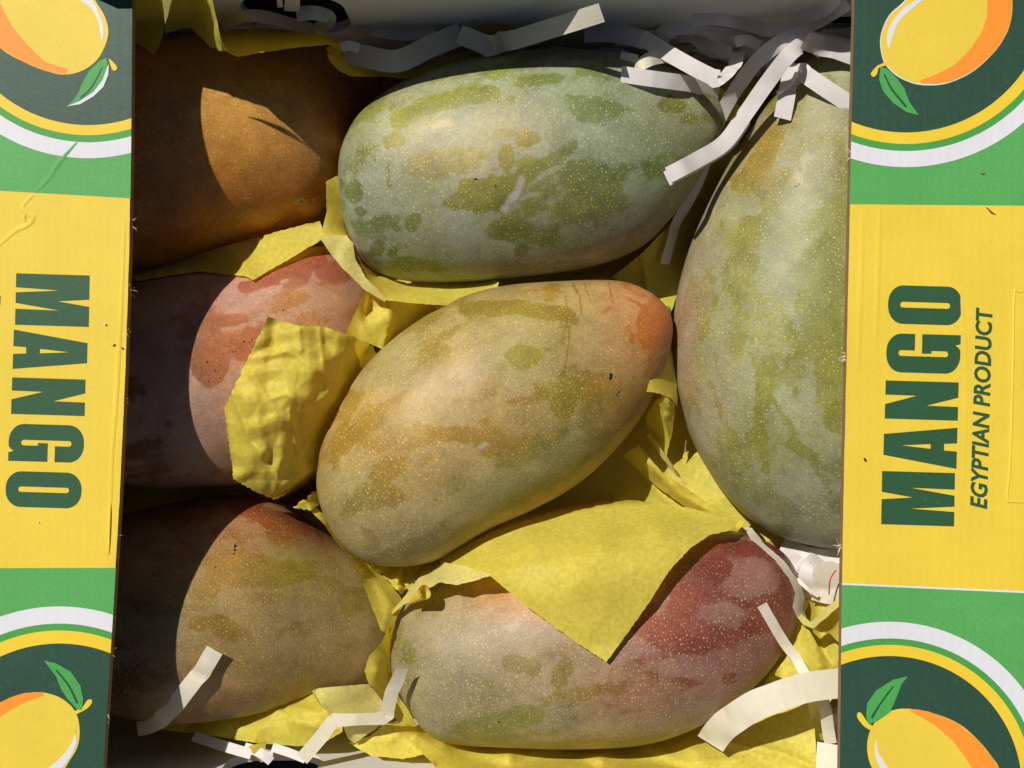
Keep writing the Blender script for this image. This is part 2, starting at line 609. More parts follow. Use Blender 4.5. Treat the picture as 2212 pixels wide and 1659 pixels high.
def small_text(flap, body, q, weight):
    cu = bpy.data.curves.new("small_text", 'FONT')
    cu.body = body
    cu.size = 1.0
    cu.shear = 0.22
    cu.offset = weight
    cu.resolution_u = 3
    to = bpy.data.objects.new("small_text_source", cu)
    COL.objects.link(to)
    bpy.context.view_layer.update()
    me0 = to.to_mesh()
    co = np.array([v.co[:] for v in me0.vertices])
    fs = [tuple(p.vertices) for p in me0.polygons]
    to.to_mesh_clear()
    bpy.data.objects.remove(to)
    mn, mx = co.min(0), co.max(0)
    ab = (co - mn) / np.maximum(mx - mn, 1e-6)
    pts = quad_map(q, [(a, b) for a, b in ab[:, :2]])
    vs = [P(u, v, ZT + 0.00008) for u, v in pts]
    vs = [(p.x, p.y, p.z - Z_FLOOR) for p in vs]
    o = mesh("printed_lettering", vs, fs, M_LET, flap.o)
    return o


def roundel(f, c, rs, body, orange, hi, leaf, rib, stem, rim=None, under=None):
    f.disc("printed_disc", c, rs[3], M_WHT, 3)
    f.disc("printed_disc", c, rs[2], M_RGN, 4)
    f.disc("printed_disc", c, rs[1], M_RING, 5)
    f.disc("printed_disc", c, rs[0], M_DRK, 6)
    sm = lambda p, n=5: [tuple(x) for x in catmull(p, n, True)]
    if under: f.art("printed_outline", [sm(under)], M_WHT, 7, False)
    f.art("printed_fruit", [sm(body)], M_BODY, 8, False)
    f.art("printed_shade", [orange], M_ORG, 9, False)
    f.art("printed_highlight", [sm(hi, 3)], M_WHT, 10, False)
    if rim: f.art("printed_rim", [rim], M_WHT, 10, False)
    f.art("printed_stem", [sm(stem, 3)], M_RING, 11, False)
    f.art("printed_leaf", [leaf], M_LEAF, 12, False)
    rp = catmull(rib, 6)
    d = np.gradient(rp, axis=0)
    nn = np.stack([-d[:, 1], d[:, 0]], 1) / np.linalg.norm(d, axis=1)[:, None]
    wdt = np.linspace(1.6, 2.6, len(rp))[:, None]
    poly = [tuple(x) for x in rp + nn * wdt] + [tuple(x) for x in (rp - nn * wdt)[::-1]]
    f.art("printed_leaf_rib", [poly], M_DRK, 13, False)


def band(f, a, b, mat, layer):
    f.art("printed_band", [[a[0], a[1], b[1], b[0]]], mat, layer)


fl = Flap([(285.5, -62), (285, 0), (282.4, 330), (279, 550), (270, 820), (258, 1083), (242, 1350), (222, 1659), (212, 1800)], -222,
          "left flap with MANGO reading downwards in dark green on yellow", 1)
band(fl, [(-222, -62), (400, -62)], [(-222, 399), (400, 435)], M_GRN, 1)
band(fl, [(-222, 1228), (400, 1226)], [(-222, 1800), (400, 1800)], M_GRN, 1)
roundel(fl, (190, -29), (299, 321, 336, 371),
        [(205, 0), (226, 35), (234, 68), (226, 101), (208, 131), (179, 152), (143, 161), (104, 155), (45, 131), (0, 103), (-50, 50), (-80, -20), (-70, -100), (-10, -150), (80, -140), (160, -75)],
        [(146, 149), (98, 134), (60, 98), (24, 54), (0, 6), (-25, -60), (-74, -60), (-80, -20), (-50, 50), (0, 103), (45, 131), (104, 155), (143, 160)],
        [(150, -22), (174, 0), (202, 24), (214, 54), (219, 89), (224, 71), (222, 51), (214, 30), (205, 9), (190, -8), (165, -28)],
        [(229, 125), (214, 132), (193, 153), (179, 176), (170, 199), (158, 217), (146, 228), (173, 217), (202, 197), (221, 172), (229, 150), (233, 135)],
        [(221, 146), (198, 188), (174, 212)], [(235, 127), (243, 133), (253, 145), (250, 152), (243, 151), (239, 142)],
        rim=[(144, 230), (173, 225), (202, 208), (223, 188), (234, 161), (235, 138), (228, 150), (219, 172), (200, 197), (172, 216)])
roundel(fl, (128, 1690), (300, 328, 343, 380),
        [(94, 1496), (135, 1510), (163, 1538), (172, 1576), (167, 1614), (149, 1645), (130, 1675), (100, 1700), (50, 1722), (-20, 1720), (-70, 1660), (-60, 1570), (-20, 1530), (21, 1508), (52, 1498)],
        [(94, 1495), (94, 1503), (62, 1513), (28, 1531), (0, 1549), (-30, 1590), (-45, 1640), (-68, 1640), (-62, 1570), (-22, 1530), (21, 1507), (52, 1497)],
        [(161, 1565), (163, 1583), (149, 1614), (125, 1642), (101, 1662), (90, 1675), (112, 1672), (137, 1655), (153, 1633), (165, 1603)],
        [(95, 1427), (121, 1433), (153, 1451), (174, 1482), (180, 1510), (177, 1534), (167, 1533), (146, 1510), (132, 1489), (121, 1461), (108, 1444)],
        [(121, 1447), (149, 1482), (167, 1519)], [(163, 1543), (162, 1536), (178, 1528), (188, 1513), (197, 1511), (198, 1519), (186, 1532)])
QL = [(95, 120, 450, 558), (80, 470, 725, 546), (70, 768, 1005, 532), (52, 1055, 1297, 525), (33, 1350, 1582, 510)]
ql = []
for x0, y0, y1, x1 in QL:
    k = 9   # slant of the print on this flap
    cv = lambda x, y: (x * .347, 548.6 + y * .347)
    ql.append([cv(x0 + 6, y0), cv(x0 - 2, y1 - 10), cv(x1 - 6, y1 + 4), cv(x1, y0 + 14)])
letters(fl, ql)
small_text(fl, "EGYPTIAN PRODUCT", [(-36, 615), (-58, 1080), (-22, 1082), (2, 632)], 0.03)

fr = Flap([(1848, -62), (1846.5, 0), (1833, 576), (1821, 1125), (1815, 1659), (1814, 1800)], 2434,
          "right flap with MANGO EGYPTIAN PRODUCT reading upwards in dark green on yellow", -1)
band(fr, [(1700, -62), (2434, -62)], [(1700, 440), (2434, 446)], M_GRN, 1)
band(fr, [(1700, 1254), (2434, 1287)], [(1700, 1800), (2434, 1800)], M_WHT, 1)
band(fr, [(1700, 1258), (2434, 1291)], [(1700, 1800), (2434, 1800)], M_GRN, 2)
roundel(fr, (1957, -23), (309, 334, 349, 384),
        [(1959, 0), (1924, 32), (1907, 66), (1903, 95), (1908, 124), (1916, 140), (1935, 159), (1958, 172), (1985, 180), (2022, 181), (2056, 175), (2101, 153), (2141, 119), (2167, 85), (2183, 48), (2187, 0), (2180, -60), (2140, -110), (2080, -120), (2010, -70)],
        [(1987, 174), (2022, 161), (2062, 140), (2096, 106), (2120, 71), (2132, 34), (2133, 0), (2125, -40), (2182, -40), (2187, 0), (2183, 48), (2167, 85), (2141, 119), (2101, 153), (2056, 175), (2022, 181), (1990, 180)],
        [(1980, 0), (1948, 21), (1924, 53), (1916, 79), (1920, 106), (1927, 82), (1940, 50), (1964, 24), (1994, 0), (2010, -14)],
        [(1902, 144), (1916, 148), (1937, 169), (1953, 190), (1964, 220), (1985, 249), (1958, 242), (1929, 222), (1908, 198), (1899, 172)],
        [(1910, 160), (1927, 193), (1958, 231)], [(1914, 134), (1904, 138), (1894, 143), (1881, 159), (1887, 166), (1894, 160), (1899, 146), (1914, 141)],
        under=[(1957, -2), (1922, 31), (1905, 66), (1901, 95), (1906, 125), (1914, 142), (1934, 162), (1958, 175), (1985, 183), (2022, 184), (2056, 177), (2101, 155), (2141, 120), (2167, 86), (2183, 48), (2187, 0), (2180, -60), (2140, -110), (2080, -120), (2010, -70)])
roundel(fr, (1920, 1705), (288, 312, 326, 362),
        [(1902, 1548), (1930, 1534), (1961, 1531), (2006, 1538), (2069, 1562), (2114, 1600), (2145, 1638), (2158, 1659), (2165, 1700), (2140, 1760), (2060, 1790), (1960, 1760), (1905, 1705), (1885, 1662), (1876, 1638), (1873, 1610), (1878, 1583), (1889, 1562)],
        [(1961, 1530), (1971, 1539), (2017, 1565), (2058, 1600), (2086, 1638), (2100, 1662), (2108, 1705), (2164, 1705), (2158, 1659), (2145, 1638), (2114, 1600), (2069, 1562), (2006, 1537)],
        [(1892, 1597), (1897, 1624), (1918, 1659), (1930, 1676), (1912, 1672), (1900, 1656), (1890, 1628)],
        [(1961, 1461), (1930, 1468), (1892, 1492), (1873, 1520), (1871, 1548), (1876, 1565), (1895, 1558), (1923, 1538), (1937, 1506), (1947, 1479)],
        [(1930, 1482), (1902, 1520), (1883, 1551)], [(1852, 1541), (1860, 1540), (1874, 1560), (1889, 1572), (1884, 1578), (1868, 1570), (1853, 1552)])
# quads: start/baseline, end/baseline, end/top, start/top ; reading upwards, letter tops to the left
QR = [(1780, 1690, 1352, 1328), (1795, 1332, 1070, 1340), (1803, 1032, 788, 1350), (1816, 742, 494, 1357), (1828, 440, 194, 1368)]
qr = []
for x0, y0, y1, x1 in QR:
    cv = lambda x, y: (1444 + x * .347, 548.6 + y * .347)
    qr.append([cv(x0 - 2, y0 + 6), cv(x0 + 4, y1 + 12), cv(x1 + 2, y1 - 1), cv(x1 - 4, y0 - 8)])
letters(fr, qr)
small_text(fr, "EGYPTIAN PRODUCT", [(2133, 1100), (2145, 661), (2108, 664), (2095, 1098)], 0.03)



def ridge(flap, name, pl, wpx, h, mat):
    """low raised crease in the printed face"""
    q = catmull(pl, 8)
    d = np.gradient(q, axis=0)
    nn = np.stack([-d[:, 1], d[:, 0]], 1) / (np.linalg.norm(d, axis=1)[:, None] + 1e-9)
    vs, fs = [], []
    m = len(q)
    for i in range(m):
        t = math.sin(math.pi * i / (m - 1)) ** 0.5
        for off, hz in ((-1, 0.0), (-.3, 1.0), (.25, .55), (1, 0.0)):
            p = q[i] + nn[i] * off * wpx * (0.4 + 0.6 * t)
            w = P(p[0], p[1], ZT + 0.00004 + hz * h * t)
            vs.append((w.x, w.y, w.z - Z_FLOOR))
    for i in range(m - 1):
        for j in range(3):
            a = i * 4 + j
            fs.append((a, a + 4, a + 5, a + 1))
    return mesh(name, vs, fs, mat, flap.o, smooth=True)


ridge(fl, "crease", [(72, 418), (48, 446), (58, 462), (70, 470), (58, 486), (30, 500), (-6, 532)], 7, .00022, M_YEL)
ridge(fl, "crease", [(58, 452), (52, 470), (57, 480)], 4, .0003, M_YEL)
ridge(fl, "crease", [(172, 300), (140, 336), (118, 362), (104, 386), (76, 414)], 7, .00016, M_GRN)
ridge(fl, "crease", [(268, 470), (262, 640), (250, 860), (240, 1000), (236, 1180)], 6, .0002, M_YEL)
ridge(fl, "crease", [(238, 1080), (236, 1130), (234, 1200)], 4, .0006, M_YEL)
ridge(fr, "crease", [(2230, 632), (2200, 630), (2191, 640), (2188, 800), (2182, 1000), (2176, 1076), (2190, 1084), (2230, 1086)], 3, .0003, M_YEL)
ridge(fr, "crease", [(1862, 452), (1858, 620), (1852, 800)], 8, .00015, M_YEL)
ridge(fr, "crease", [(1900, 452), (1897, 560), (1890, 760)], 7, .00012, M_YEL)
ridge(fr, "crease", [(2075, 620), (2085, 800), (2080, 1060)], 7, .00008, M_YEL)

rsf = random.Random(4)
for flp, spots, sd in ((fl, [(281, 482), (279, 628), (272, 720), (266, 868), (247, 1164), (241, 1208), (238, 1405), (232, 1545)], 1), (fr, [(1840, 330), (1826, 770), (1816, 1180)], -1)):
    for (u, v) in spots:
        vs, fs = [], []
        for k in range(9):
            a = rsf.uniform(-1.3, 1.3)
            ln = rsf.uniform(4, 15)
            z0 = ZF + rsf.uniform(.0004, .0026)
            b = P(u + rsf.uniform(-3, 2), v + rsf.uniform(-7, 7), z0)
            dr = Vector((math.cos(a) * sd, math.sin(a), rsf.uniform(-.4, .4)))
            side = Vector((-dr.y, dr.x, .3)).normalized() * 0.00009 * rsf.uniform(.7, 2.2)
            pv = None
            for j in range(4):
                c = b + dr * (ln * KP * j / 3) + Vector((0, 0, 1)) * math.sin(j * 1.3 + k) * .0003
                wj = 1 - j / 4
                vs += [c - side * wj, c + side * wj]
                if pv is not None: fs.append((pv, pv + 1, pv + 3, pv + 2))
                pv = len(vs) - 2
        vs = [(p.x, p.y, p.z - Z_FLOOR) for p in vs]
        mesh("frayed_fibre", vs, fs, M_FIB, flp.o)


def crumb(label, pl, rad, mat, seed, z=ZT + .0002):
    rr = random.Random(seed)
    q = catmull(pl, 4)
    vs, fs = [], []
    m = len(q)
    for i in range(m):
        t = i / (m - 1)
        rd = 0.7 * rad * KP * max(.25, math.sin(math.pi * min(max(t, .12), .88)))
        c = P(q[i][0], q[i][1], z + rd * .8)
        d = q[min(i + 1, m - 1)] - q[max(i - 1, 0)]
        n = Vector((d[1], d[0], 0)).normalized()
        for j in range(6):
            a = j * math.pi / 3
            f = rd * rr.uniform(.75, 1.2)
            vs.append(c + n * f * math.cos(a) + Vector((0, 0, 1)) * f * math.sin(a) * .8)
    for i in range(m - 1):
        for j in range(6):
            fs.append((i * 6 + j, i * 6 + (j + 1) % 6, (i + 1) * 6 + (j + 1) % 6, (i + 1) * 6 + j))
    fs += [tuple(range(6)), tuple(range((m - 1) * 6, m * 6))[::-1]]
    o = mesh("crumb", vs, fs, mat, origin=P(q[0][0], q[0][1], z))
    tag(o, label, "crumb", "crumbs lying on the printed flaps")


M_CRB = card_material("crumb_brown", (150, 104, 66), 0.3, 0.8)
M_CRD = card_material("crumb_dark", (58, 40, 28), 0.3, 0.8)
crumb("curved brown fibre lying on the right flap just below the green band", [(2130, 447), (2136, 452), (2143, 459), (2151, 463)], 2.2, M_CRB, 1)
crumb("dark speck on the right flap's yellow print left of the letters", [(1866, 989), (1869, 993), (1872, 996)], 3.2, M_CRD, 2)
crumb("reddish brown crumb on the upper right flap's green band below the white ring", [(2119, 372), (2124, 375), (2128, 374)], 1.8, M_CRB, 3)
crumb("white crumb on the left flap's yellow print beside the letter M", [(224, 697), (227, 700), (230, 701)], 3.0, M_WHT, 4)
crumb("brown crumb on the left flap near its torn edge", [(243, 748), (246, 745), (249, 743)], 2.0, M_CRB, 5)
crumb("small tan crumb at the very edge of the left flap", [(262, 749), (264, 752), (265, 755)], 2.4, M_CRB, 6)
crumb("tiny white crumb on the lower left flap's yellow band under the letter O", [(81, 1126), (83, 1128), (85, 1129)], 2.0, M_WHT, 7)

# ------------------------------------------------------------------ mangoes
CAM = np.array([0, 0, D])
HM_STEP = 6
HW, HH = 2600 // HM_STEP, 2000 // HM_STEP
HMAPS = {}


def proj(p):
    s = D / (D - p[:, 2])
    return 1106 + p[:, 0] * s / KP, 829.5 - p[:, 1] * s / KP


def smooth1(a, k):
    if k < 1: return a
    ker = np.exp(-0.5 * (np.arange(-3 * k, 3 * k + 1) / k) ** 2)
    ker /= ker.sum()
    return np.convolve(np.pad(a, 3 * k, mode='reflect', reflect_type='odd'), ker, 'valid')


def mango(key, label, contour, A, B, zc, depth, mat, base, tints, rubs, general, marks=(), scars=(), seed=0, lump=0.0005):
    c = catmull(contour, 14, True)
    A, B = np.array(A, float), np.array(B, float)
    L = np.linalg.norm(B - A)
    e1 = (B - A) / L
    n = np.array([-e1[1], e1[0]])
    a = (c - A) @ e1
    b = (c - A) @ n
    i0, i1 = int(np.argmin(a)), int(np.argmax(a))
    m = len(c)
    ch1 = [(i0 + k) % m for k in range((i1 - i0) % m + 1)]
    ch2 = [(i1 + k) % m for k in range((i0 - i1) % m + 1)][::-1]
    a0, a1 = a[i0], a[i1]
    NS = 330
    s = a0 + (a1 - a0) * (1 - np.cos(np.linspace(0, math.pi, NS))) / 2
    fb = []
    for ch in (ch1, ch2):
        aa, bb = np.maximum.accumulate(a[ch]), b[ch]
        fb.append(np.interp(s, aa + np.arange(len(aa)) * 1e-7, bb))
    up, lo = np.maximum(fb[0], fb[1]), np.minimum(fb[0], fb[1])
    cen, w = (up + lo) / 2, (up - lo) / 2
    tt = (s - a0) / (a1 - a0)
    prof = np.sqrt(np.maximum(tt * (1 - tt), 0)) * 2          # end-rounding profile
    ratio = np.where(prof > 0.12, w / np.maximum(prof, 0.12), 0)
    rmid = np.interp(tt, tt[prof > 0.3], ratio[prof > 0.3])
    hz = prof * smooth1(rmid, 14) * depth
    NT_, NB = 190, 54
    th = np.concatenate([np.linspace(0, math.pi, NT_, endpoint=False), np.linspace(math.pi, 2 * math.pi, NB, endpoint=False)])
    NR = len(th)
    cth, sth = np.cos(th), np.sin(th)
    sth = np.sign(sth) * np.abs(sth) ** 0.94
    pxa = s[:, None] + 0 * cth[None]
    pxb = cen[:, None] + w[:, None] * cth[None]
    U = A[0] + pxa * e1[0] + pxb * n[0]
    V = A[1] + pxa * e1[1] + pxb * n[1]
    cu, cv = A + e1 * (a0 + a1) / 2 + n * cen[NS // 2]
    Cw = np.array(P(cu, cv, zc))
    e3 = CAM - Cw
    e3 /= np.linalg.norm(e3)
    ray = Pn(U.ravel(), V.ravel(), 0.0) - CAM
    t = ((Cw - CAM) @ e3) / (ray @ e3)
    base_p = CAM + ray * t[:, None]
    scale = KP * (D - zc) / D
    H = (hz[:, None] * sth[None]).ravel() * scale
    pos = base_p + H[:, None] * e3
    # gentle lumps
    q = pos / KP
    pos = pos + e3 * ((fbm(q / 120.0, seed + 40, 3) - 0.5) * lump * 2 * np.clip(np.abs(sth), 0, 1)[None].repeat(NS, 0).ravel())[:, None]
    uu, vv = proj(pos)
    # ---- painting fields
    w1 = (fbm(q / 55.0, seed, 3) - 0.5) * 46
    w2 = (fbm(q / 55.0 + 31.7, seed + 9, 3) - 0.5) * 46
    f1 = (fbm(q / 14.0, seed + 2, 3) - 0.5) * 15
    f2 = (fbm(q / 14.0 + 11.1, seed + 12, 3) - 0.5) * 15
    U1, V1 = uu + w1 + f1, vv + w2 + f2
    U2, V2 = uu + f1 + 0.25 * w1, vv + f2 + 0.25 * w2
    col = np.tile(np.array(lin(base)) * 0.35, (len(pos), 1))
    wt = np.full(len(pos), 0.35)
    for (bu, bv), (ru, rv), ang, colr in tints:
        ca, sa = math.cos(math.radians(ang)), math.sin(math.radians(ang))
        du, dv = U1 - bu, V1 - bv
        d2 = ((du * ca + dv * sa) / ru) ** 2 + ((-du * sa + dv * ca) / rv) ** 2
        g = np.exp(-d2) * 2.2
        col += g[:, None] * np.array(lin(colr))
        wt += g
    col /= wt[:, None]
    vary = (fbm(q / 26.0, seed + 77, 4) - 0.5)[:, None]
    col = col * (1.0 if key == 'topleft' else 0.90)
    col = np.clip(col * (1 + vary * np.array([0.5, 0.5, 0.9])), 0, 1)
    rub = general + (fbm(np.stack([q @ np.array([e1[0], -e1[1], 0]) / 95, q @ np.array([n[0], -n[1], 0]) / 42, q[:, 2] / 42], -1), seed + 5, 5) - 0.5) * 1.35
    rub = rub + (fbm(q / 17.0, seed + 61, 4) - 0.5) * 0.42
    rub = np.clip(rub, 0, 1)
    for r in rubs:
        if r[0] == 'e':
            _, (bu, bv), (ru, rv), ang, st = r
            ca, sa = math.cos(math.radians(ang)), math.sin(math.radians(ang))
            du, dv = U2 - bu, V2 - bv
            d = np.sqrt(((du * ca + dv * sa) / ru) ** 2 + ((-du * sa + dv * ca) / rv) ** 2)
            soft = 9.0 / min(ru, rv)
        elif r[0] == 'l':
            _, pl, rad, st = r
            fine = rad < 6
            d = seg_dist(uu if fine else U2, vv if fine else V2, pl) / rad
            soft = 0.5 if fine else 9.0 / rad
        elif r[0] == 'n':                        # bloom kept here
            _, (bu, bv), (ru, rv), ang, st = r
            ca, sa = math.cos(math.radians(ang)), math.sin(math.radians(ang))
            du, dv = U1 - bu, V1 - bv
            d = np.sqrt(((du * ca + dv * sa) / ru) ** 2 + ((-du * sa + dv * ca) / rv) ** 2)
            g = np.clip((1.45 - d) / 0.95, 0, 1)
            rub -= 0.42 * st * g * g * (3 - 2 * g)
            continue
        k = np.clip((1 - d) / (2 * soft) + 0.5, 0, 1)
        rub = np.maximum(rub, k * k * (3 - 2 * k) * st)
    arc = np.zeros((NS, NR))
    arc[:] = (np.where(th > math.pi, th - 2 * math.pi, th) - math.pi / 2)[None] * 0.9
    skin = np.stack([(s[:, None] + 0 * th[None]).ravel(), (arc * np.maximum(w, 0.55 * w.max())[:, None]).ravel(), 0 * rub], -1)
    rub = np.clip(rub, 0, 1)
    mk = np.zeros(len(pos))
    for x, y, r in marks:
        mk = np.maximum(mk, np.clip(1.5 - np.hypot(uu + f1 * .2 - x, vv + f2 * .2 - y) / r, 0, 1))
    sc = np.zeros(len(pos))
    for pl, r in scars:
        sc = np.maximum(sc, np.clip(1.5 - seg_dist(U2, V2, pl) / r, 0, 1))
    # ---- mesh
    idx = np.arange(NS * NR).reshape(NS, NR)
    nx = np.roll(idx, -1, 1)
    quads = np.stack([idx[:-1], idx[1:], nx[1:], nx[:-1]], -1).reshape(-1, 4)
    me = bpy.data.meshes.new("mango")
    org = Cw - np.array([0, 0, depth * w.max() * scale])
    loc = (pos - org).astype(np.float32)
    me.vertices.add(len(loc))
    me.vertices.foreach_set("co", loc.ravel())
    me.loops.add(quads.size)
    me.loops.foreach_set("vertex_index", quads.ravel().astype(np.int32))
    me.polygons.add(len(quads))
    me.polygons.foreach_set("loop_start", np.arange(0, quads.size, 4, dtype=np.int32))
    me.polygons.foreach_set("use_smooth", np.ones(len(quads), bool))
    me.update(calc_edges=True)
    # outward normals?
    pc = me.polygons[len(quads) // 2 + NT_ // 2]
    at = me.color_attributes.new("tint", 'FLOAT_COLOR', 'POINT')
    at.data.foreach_set("color", np.concatenate([col, np.ones((len(col), 1))], 1).astype(np.float32).ravel())
    for nm, ar in (("rub", rub), ("mark", mk), ("scar", sc)):
        x = me.attributes.new(nm, 'FLOAT', 'POINT')
        x.data.foreach_set("value", ar.astype(np.float32))
    x = me.attributes.new("skin", 'FLOAT_VECTOR', 'POINT')
    x.data.foreach_set("vector", skin.astype(np.float32).ravel())
    nz = Vector(pc.normal).dot(Vector(e3))
    if nz < 0: me.flip_normals()
    o = link("mango", me, mat)
    o.location = org
    tag(o, label, "mango", "mangoes packed in the box")
    # height map along camera rays
    hm = np.full((HH, HW), -1.0)
    iu, iv = ((uu + 200) / HM_STEP).astype(int), ((vv + 170) / HM_STEP).astype(int)
    ok = (iu >= 0) & (iu < HW) & (iv >= 0) & (iv < HH)
    np.maximum.at(hm, (iv[ok], iu[ok]), pos[ok, 2])
    for _ in range(3):                                    # close pinholes
        pad = np.pad(hm, 1, constant_values=-1.0)
        nb = np.max([pad[1:-1, :-2], pad[1:-1, 2:], pad[:-2, 1:-1], pad[2:, 1:-1]], axis=0)
        inside = np.sum([pad[1:-1, :-2] > -.9, pad[1:-1, 2:] > -.9, pad[:-2, 1:-1] > -.9, pad[2:, 1:-1] > -.9], axis=0) >= 3
        hm = np.where((hm < -.9) & inside, nb, hm)
    rimz = np.where(hm > -.9, 0, 1)
    for k in range(14):                                   # let it fall away outside the outline
        pad = np.pad(hm, 1, constant_values=-1.0)
        nb = np.max([pad[1:-1, :-2], pad[1:-1, 2:], pad[:-2, 1:-1], pad[2:, 1:-1]], axis=0) - 0.0012 * (k + 1)
        hm = np.where(hm < -.9, np.where(nb < -.9, -1.0, nb), hm)
    hm = np.where(hm < -.4, -0.3, hm)
    HMAPS[key] = hm
    return o


def hm_at(key, u, v):
    hm = HMAPS[key]
    fu, fv = (u + 200) / HM_STEP - 0.5, (v + 170) / HM_STEP - 0.5
    iu, iv = np.clip(np.floor(fu).astype(int), 0, HW - 2), np.clip(np.floor(fv).astype(int), 0, HH - 2)
    a, b = fu - iu, fv - iv
    return hm[iv, iu] * (1 - a) * (1 - b) + hm[iv, iu + 1] * a * (1 - b) + hm[iv + 1, iu] * (1 - a) * b + hm[iv + 1, iu + 1] * a * b


E = lambda u, v, ru, rv, ang=0, st=1.0: ('e', (u, v), (ru, rv), ang, st)
N = lambda u, v, ru, rv, ang=0, st=1.0: ('n', (u, v), (ru, rv), ang, st)
Ln = lambda pl, r, st=1.0: ('l', pl, r, st)
T = lambda u, v, ru, rv, c, ang=0: ((u, v), (ru, rv), ang, c)

MM_G = mango_material("mango_skin_green", (164, 168, 156), 0.80, (222, 212, 104), 0.8)
MM_C = mango_material("mango_skin_ripe", (182, 164, 122), 0.70, (246, 204, 100), 0.72)
MM_R = mango_material("mango_skin_olive", (154, 156, 140), 0.74, (216, 206, 88), 0.85)
MM_B = mango_material("mango_skin_blush", (172, 148, 136), 0.52, (232, 202, 120), 0.66)
MM_D = mango_material("mango_skin_mustard", (168, 148, 112), 0.54, (230, 188, 98), 0.62)
MM_P = mango_material("mango_skin_pink", (202, 170, 154), 0.72, (230, 186, 124), 0.4)
MM_O = mango_material("mango_skin_orange", (204, 158, 98), 0.40, (240, 196, 116), 0.7, rough=0.36)

mango("green", "large green mango with grey bloom and olive rub marks, top centre of the box",
      [(735, 390), (740, 320), (775, 250), (830, 200), (920, 155), (1040, 122), (1160, 108), (1280, 110), (1380, 128), (1475, 158), (1540, 200), (1562, 255), (1544, 325), (1497, 404), (1440, 480), (1380, 535), (1280, 575), (1150, 598), (1000, 610), (900, 608), (830, 592), (780, 552), (748, 480)],
      (735, 420), (1562, 258), 0.0, 0.84, MM_G, (100, 108, 22),
      [T(1010, 320, 150, 85, (196, 164, 74)), T(1110, 285, 50, 40, (196, 160, 60)), T(940, 225, 120, 30, (138, 146, 14), -20), T(950, 590, 160, 32, (110, 120, 26)),
       T(1390, 500, 130, 50, (132, 122, 86), -30), T(1240, 580, 180, 24, (128, 112, 80)), T(1240, 300, 180, 110, (104, 124, 60)), T(800, 450, 70, 110, (98, 116, 70)), T(1150, 420, 140, 50, (122, 120, 26)), T(1460, 240, 60, 50, (118, 120, 34)),
       T(900, 420, 100, 60, (128, 130, 62))],
      [Ln([(862, 257), (940, 222), (1010, 205), (1062, 205)], 21), E(852, 302, 26, 18, -20), E(952, 264, 44, 14, -5, .9), E(1140, 298, 30, 22, 0, .95), E(1095, 340, 17, 32), E(1147, 354, 26, 18),
       Ln([(1008, 409), (1112, 392), (1190, 345), (1233, 319)], 20), E(1043, 430, 84, 30, -5), E(817, 485, 18, 20), E(893, 482, 19, 25), E(765, 413, 20, 25), E(779, 458, 14, 12), E(814, 538, 16, 18), E(848, 548, 12, 10),
       E(790, 555, 22, 15), E(904, 572, 70, 15, 4), E(1095, 496, 62, 26), E(1126, 541, 18, 16), E(1303, 427, 130, 46, -20, .62), E(1285, 240, 120, 34, 12, .62), E(1452, 225, 30, 18), E(1164, 173, 60, 15, -8, .9), E(960, 350, 110, 40, -10, .55),
       E(1390, 505, 90, 22, -35, .6), E(1180, 575, 150, 14, -3, .6), Ln([(779, 312), (810, 347)], 1.7), Ln([(770, 322), (777, 342)], 1.7), Ln([(840, 410), (838, 350)], 8, .6),
       N(1180, 260, 70, 30, 20), N(1210, 320, 60, 24, 0), N(1370, 290, 60, 50, 0), N(1100, 240, 110, 26, -8), N(1380, 410, 40, 30), N(1000, 500, 90, 34), N(870, 440, 60, 20), N(1180, 370, 40, 14, -20)], 0.36,
      [(1028, 387, 4), (1072, 402, 3), (1075, 220, 2), (1112, 218, 2)], [([(1129, 385), (1115, 420), (1092, 450)], 10)], seed=11)

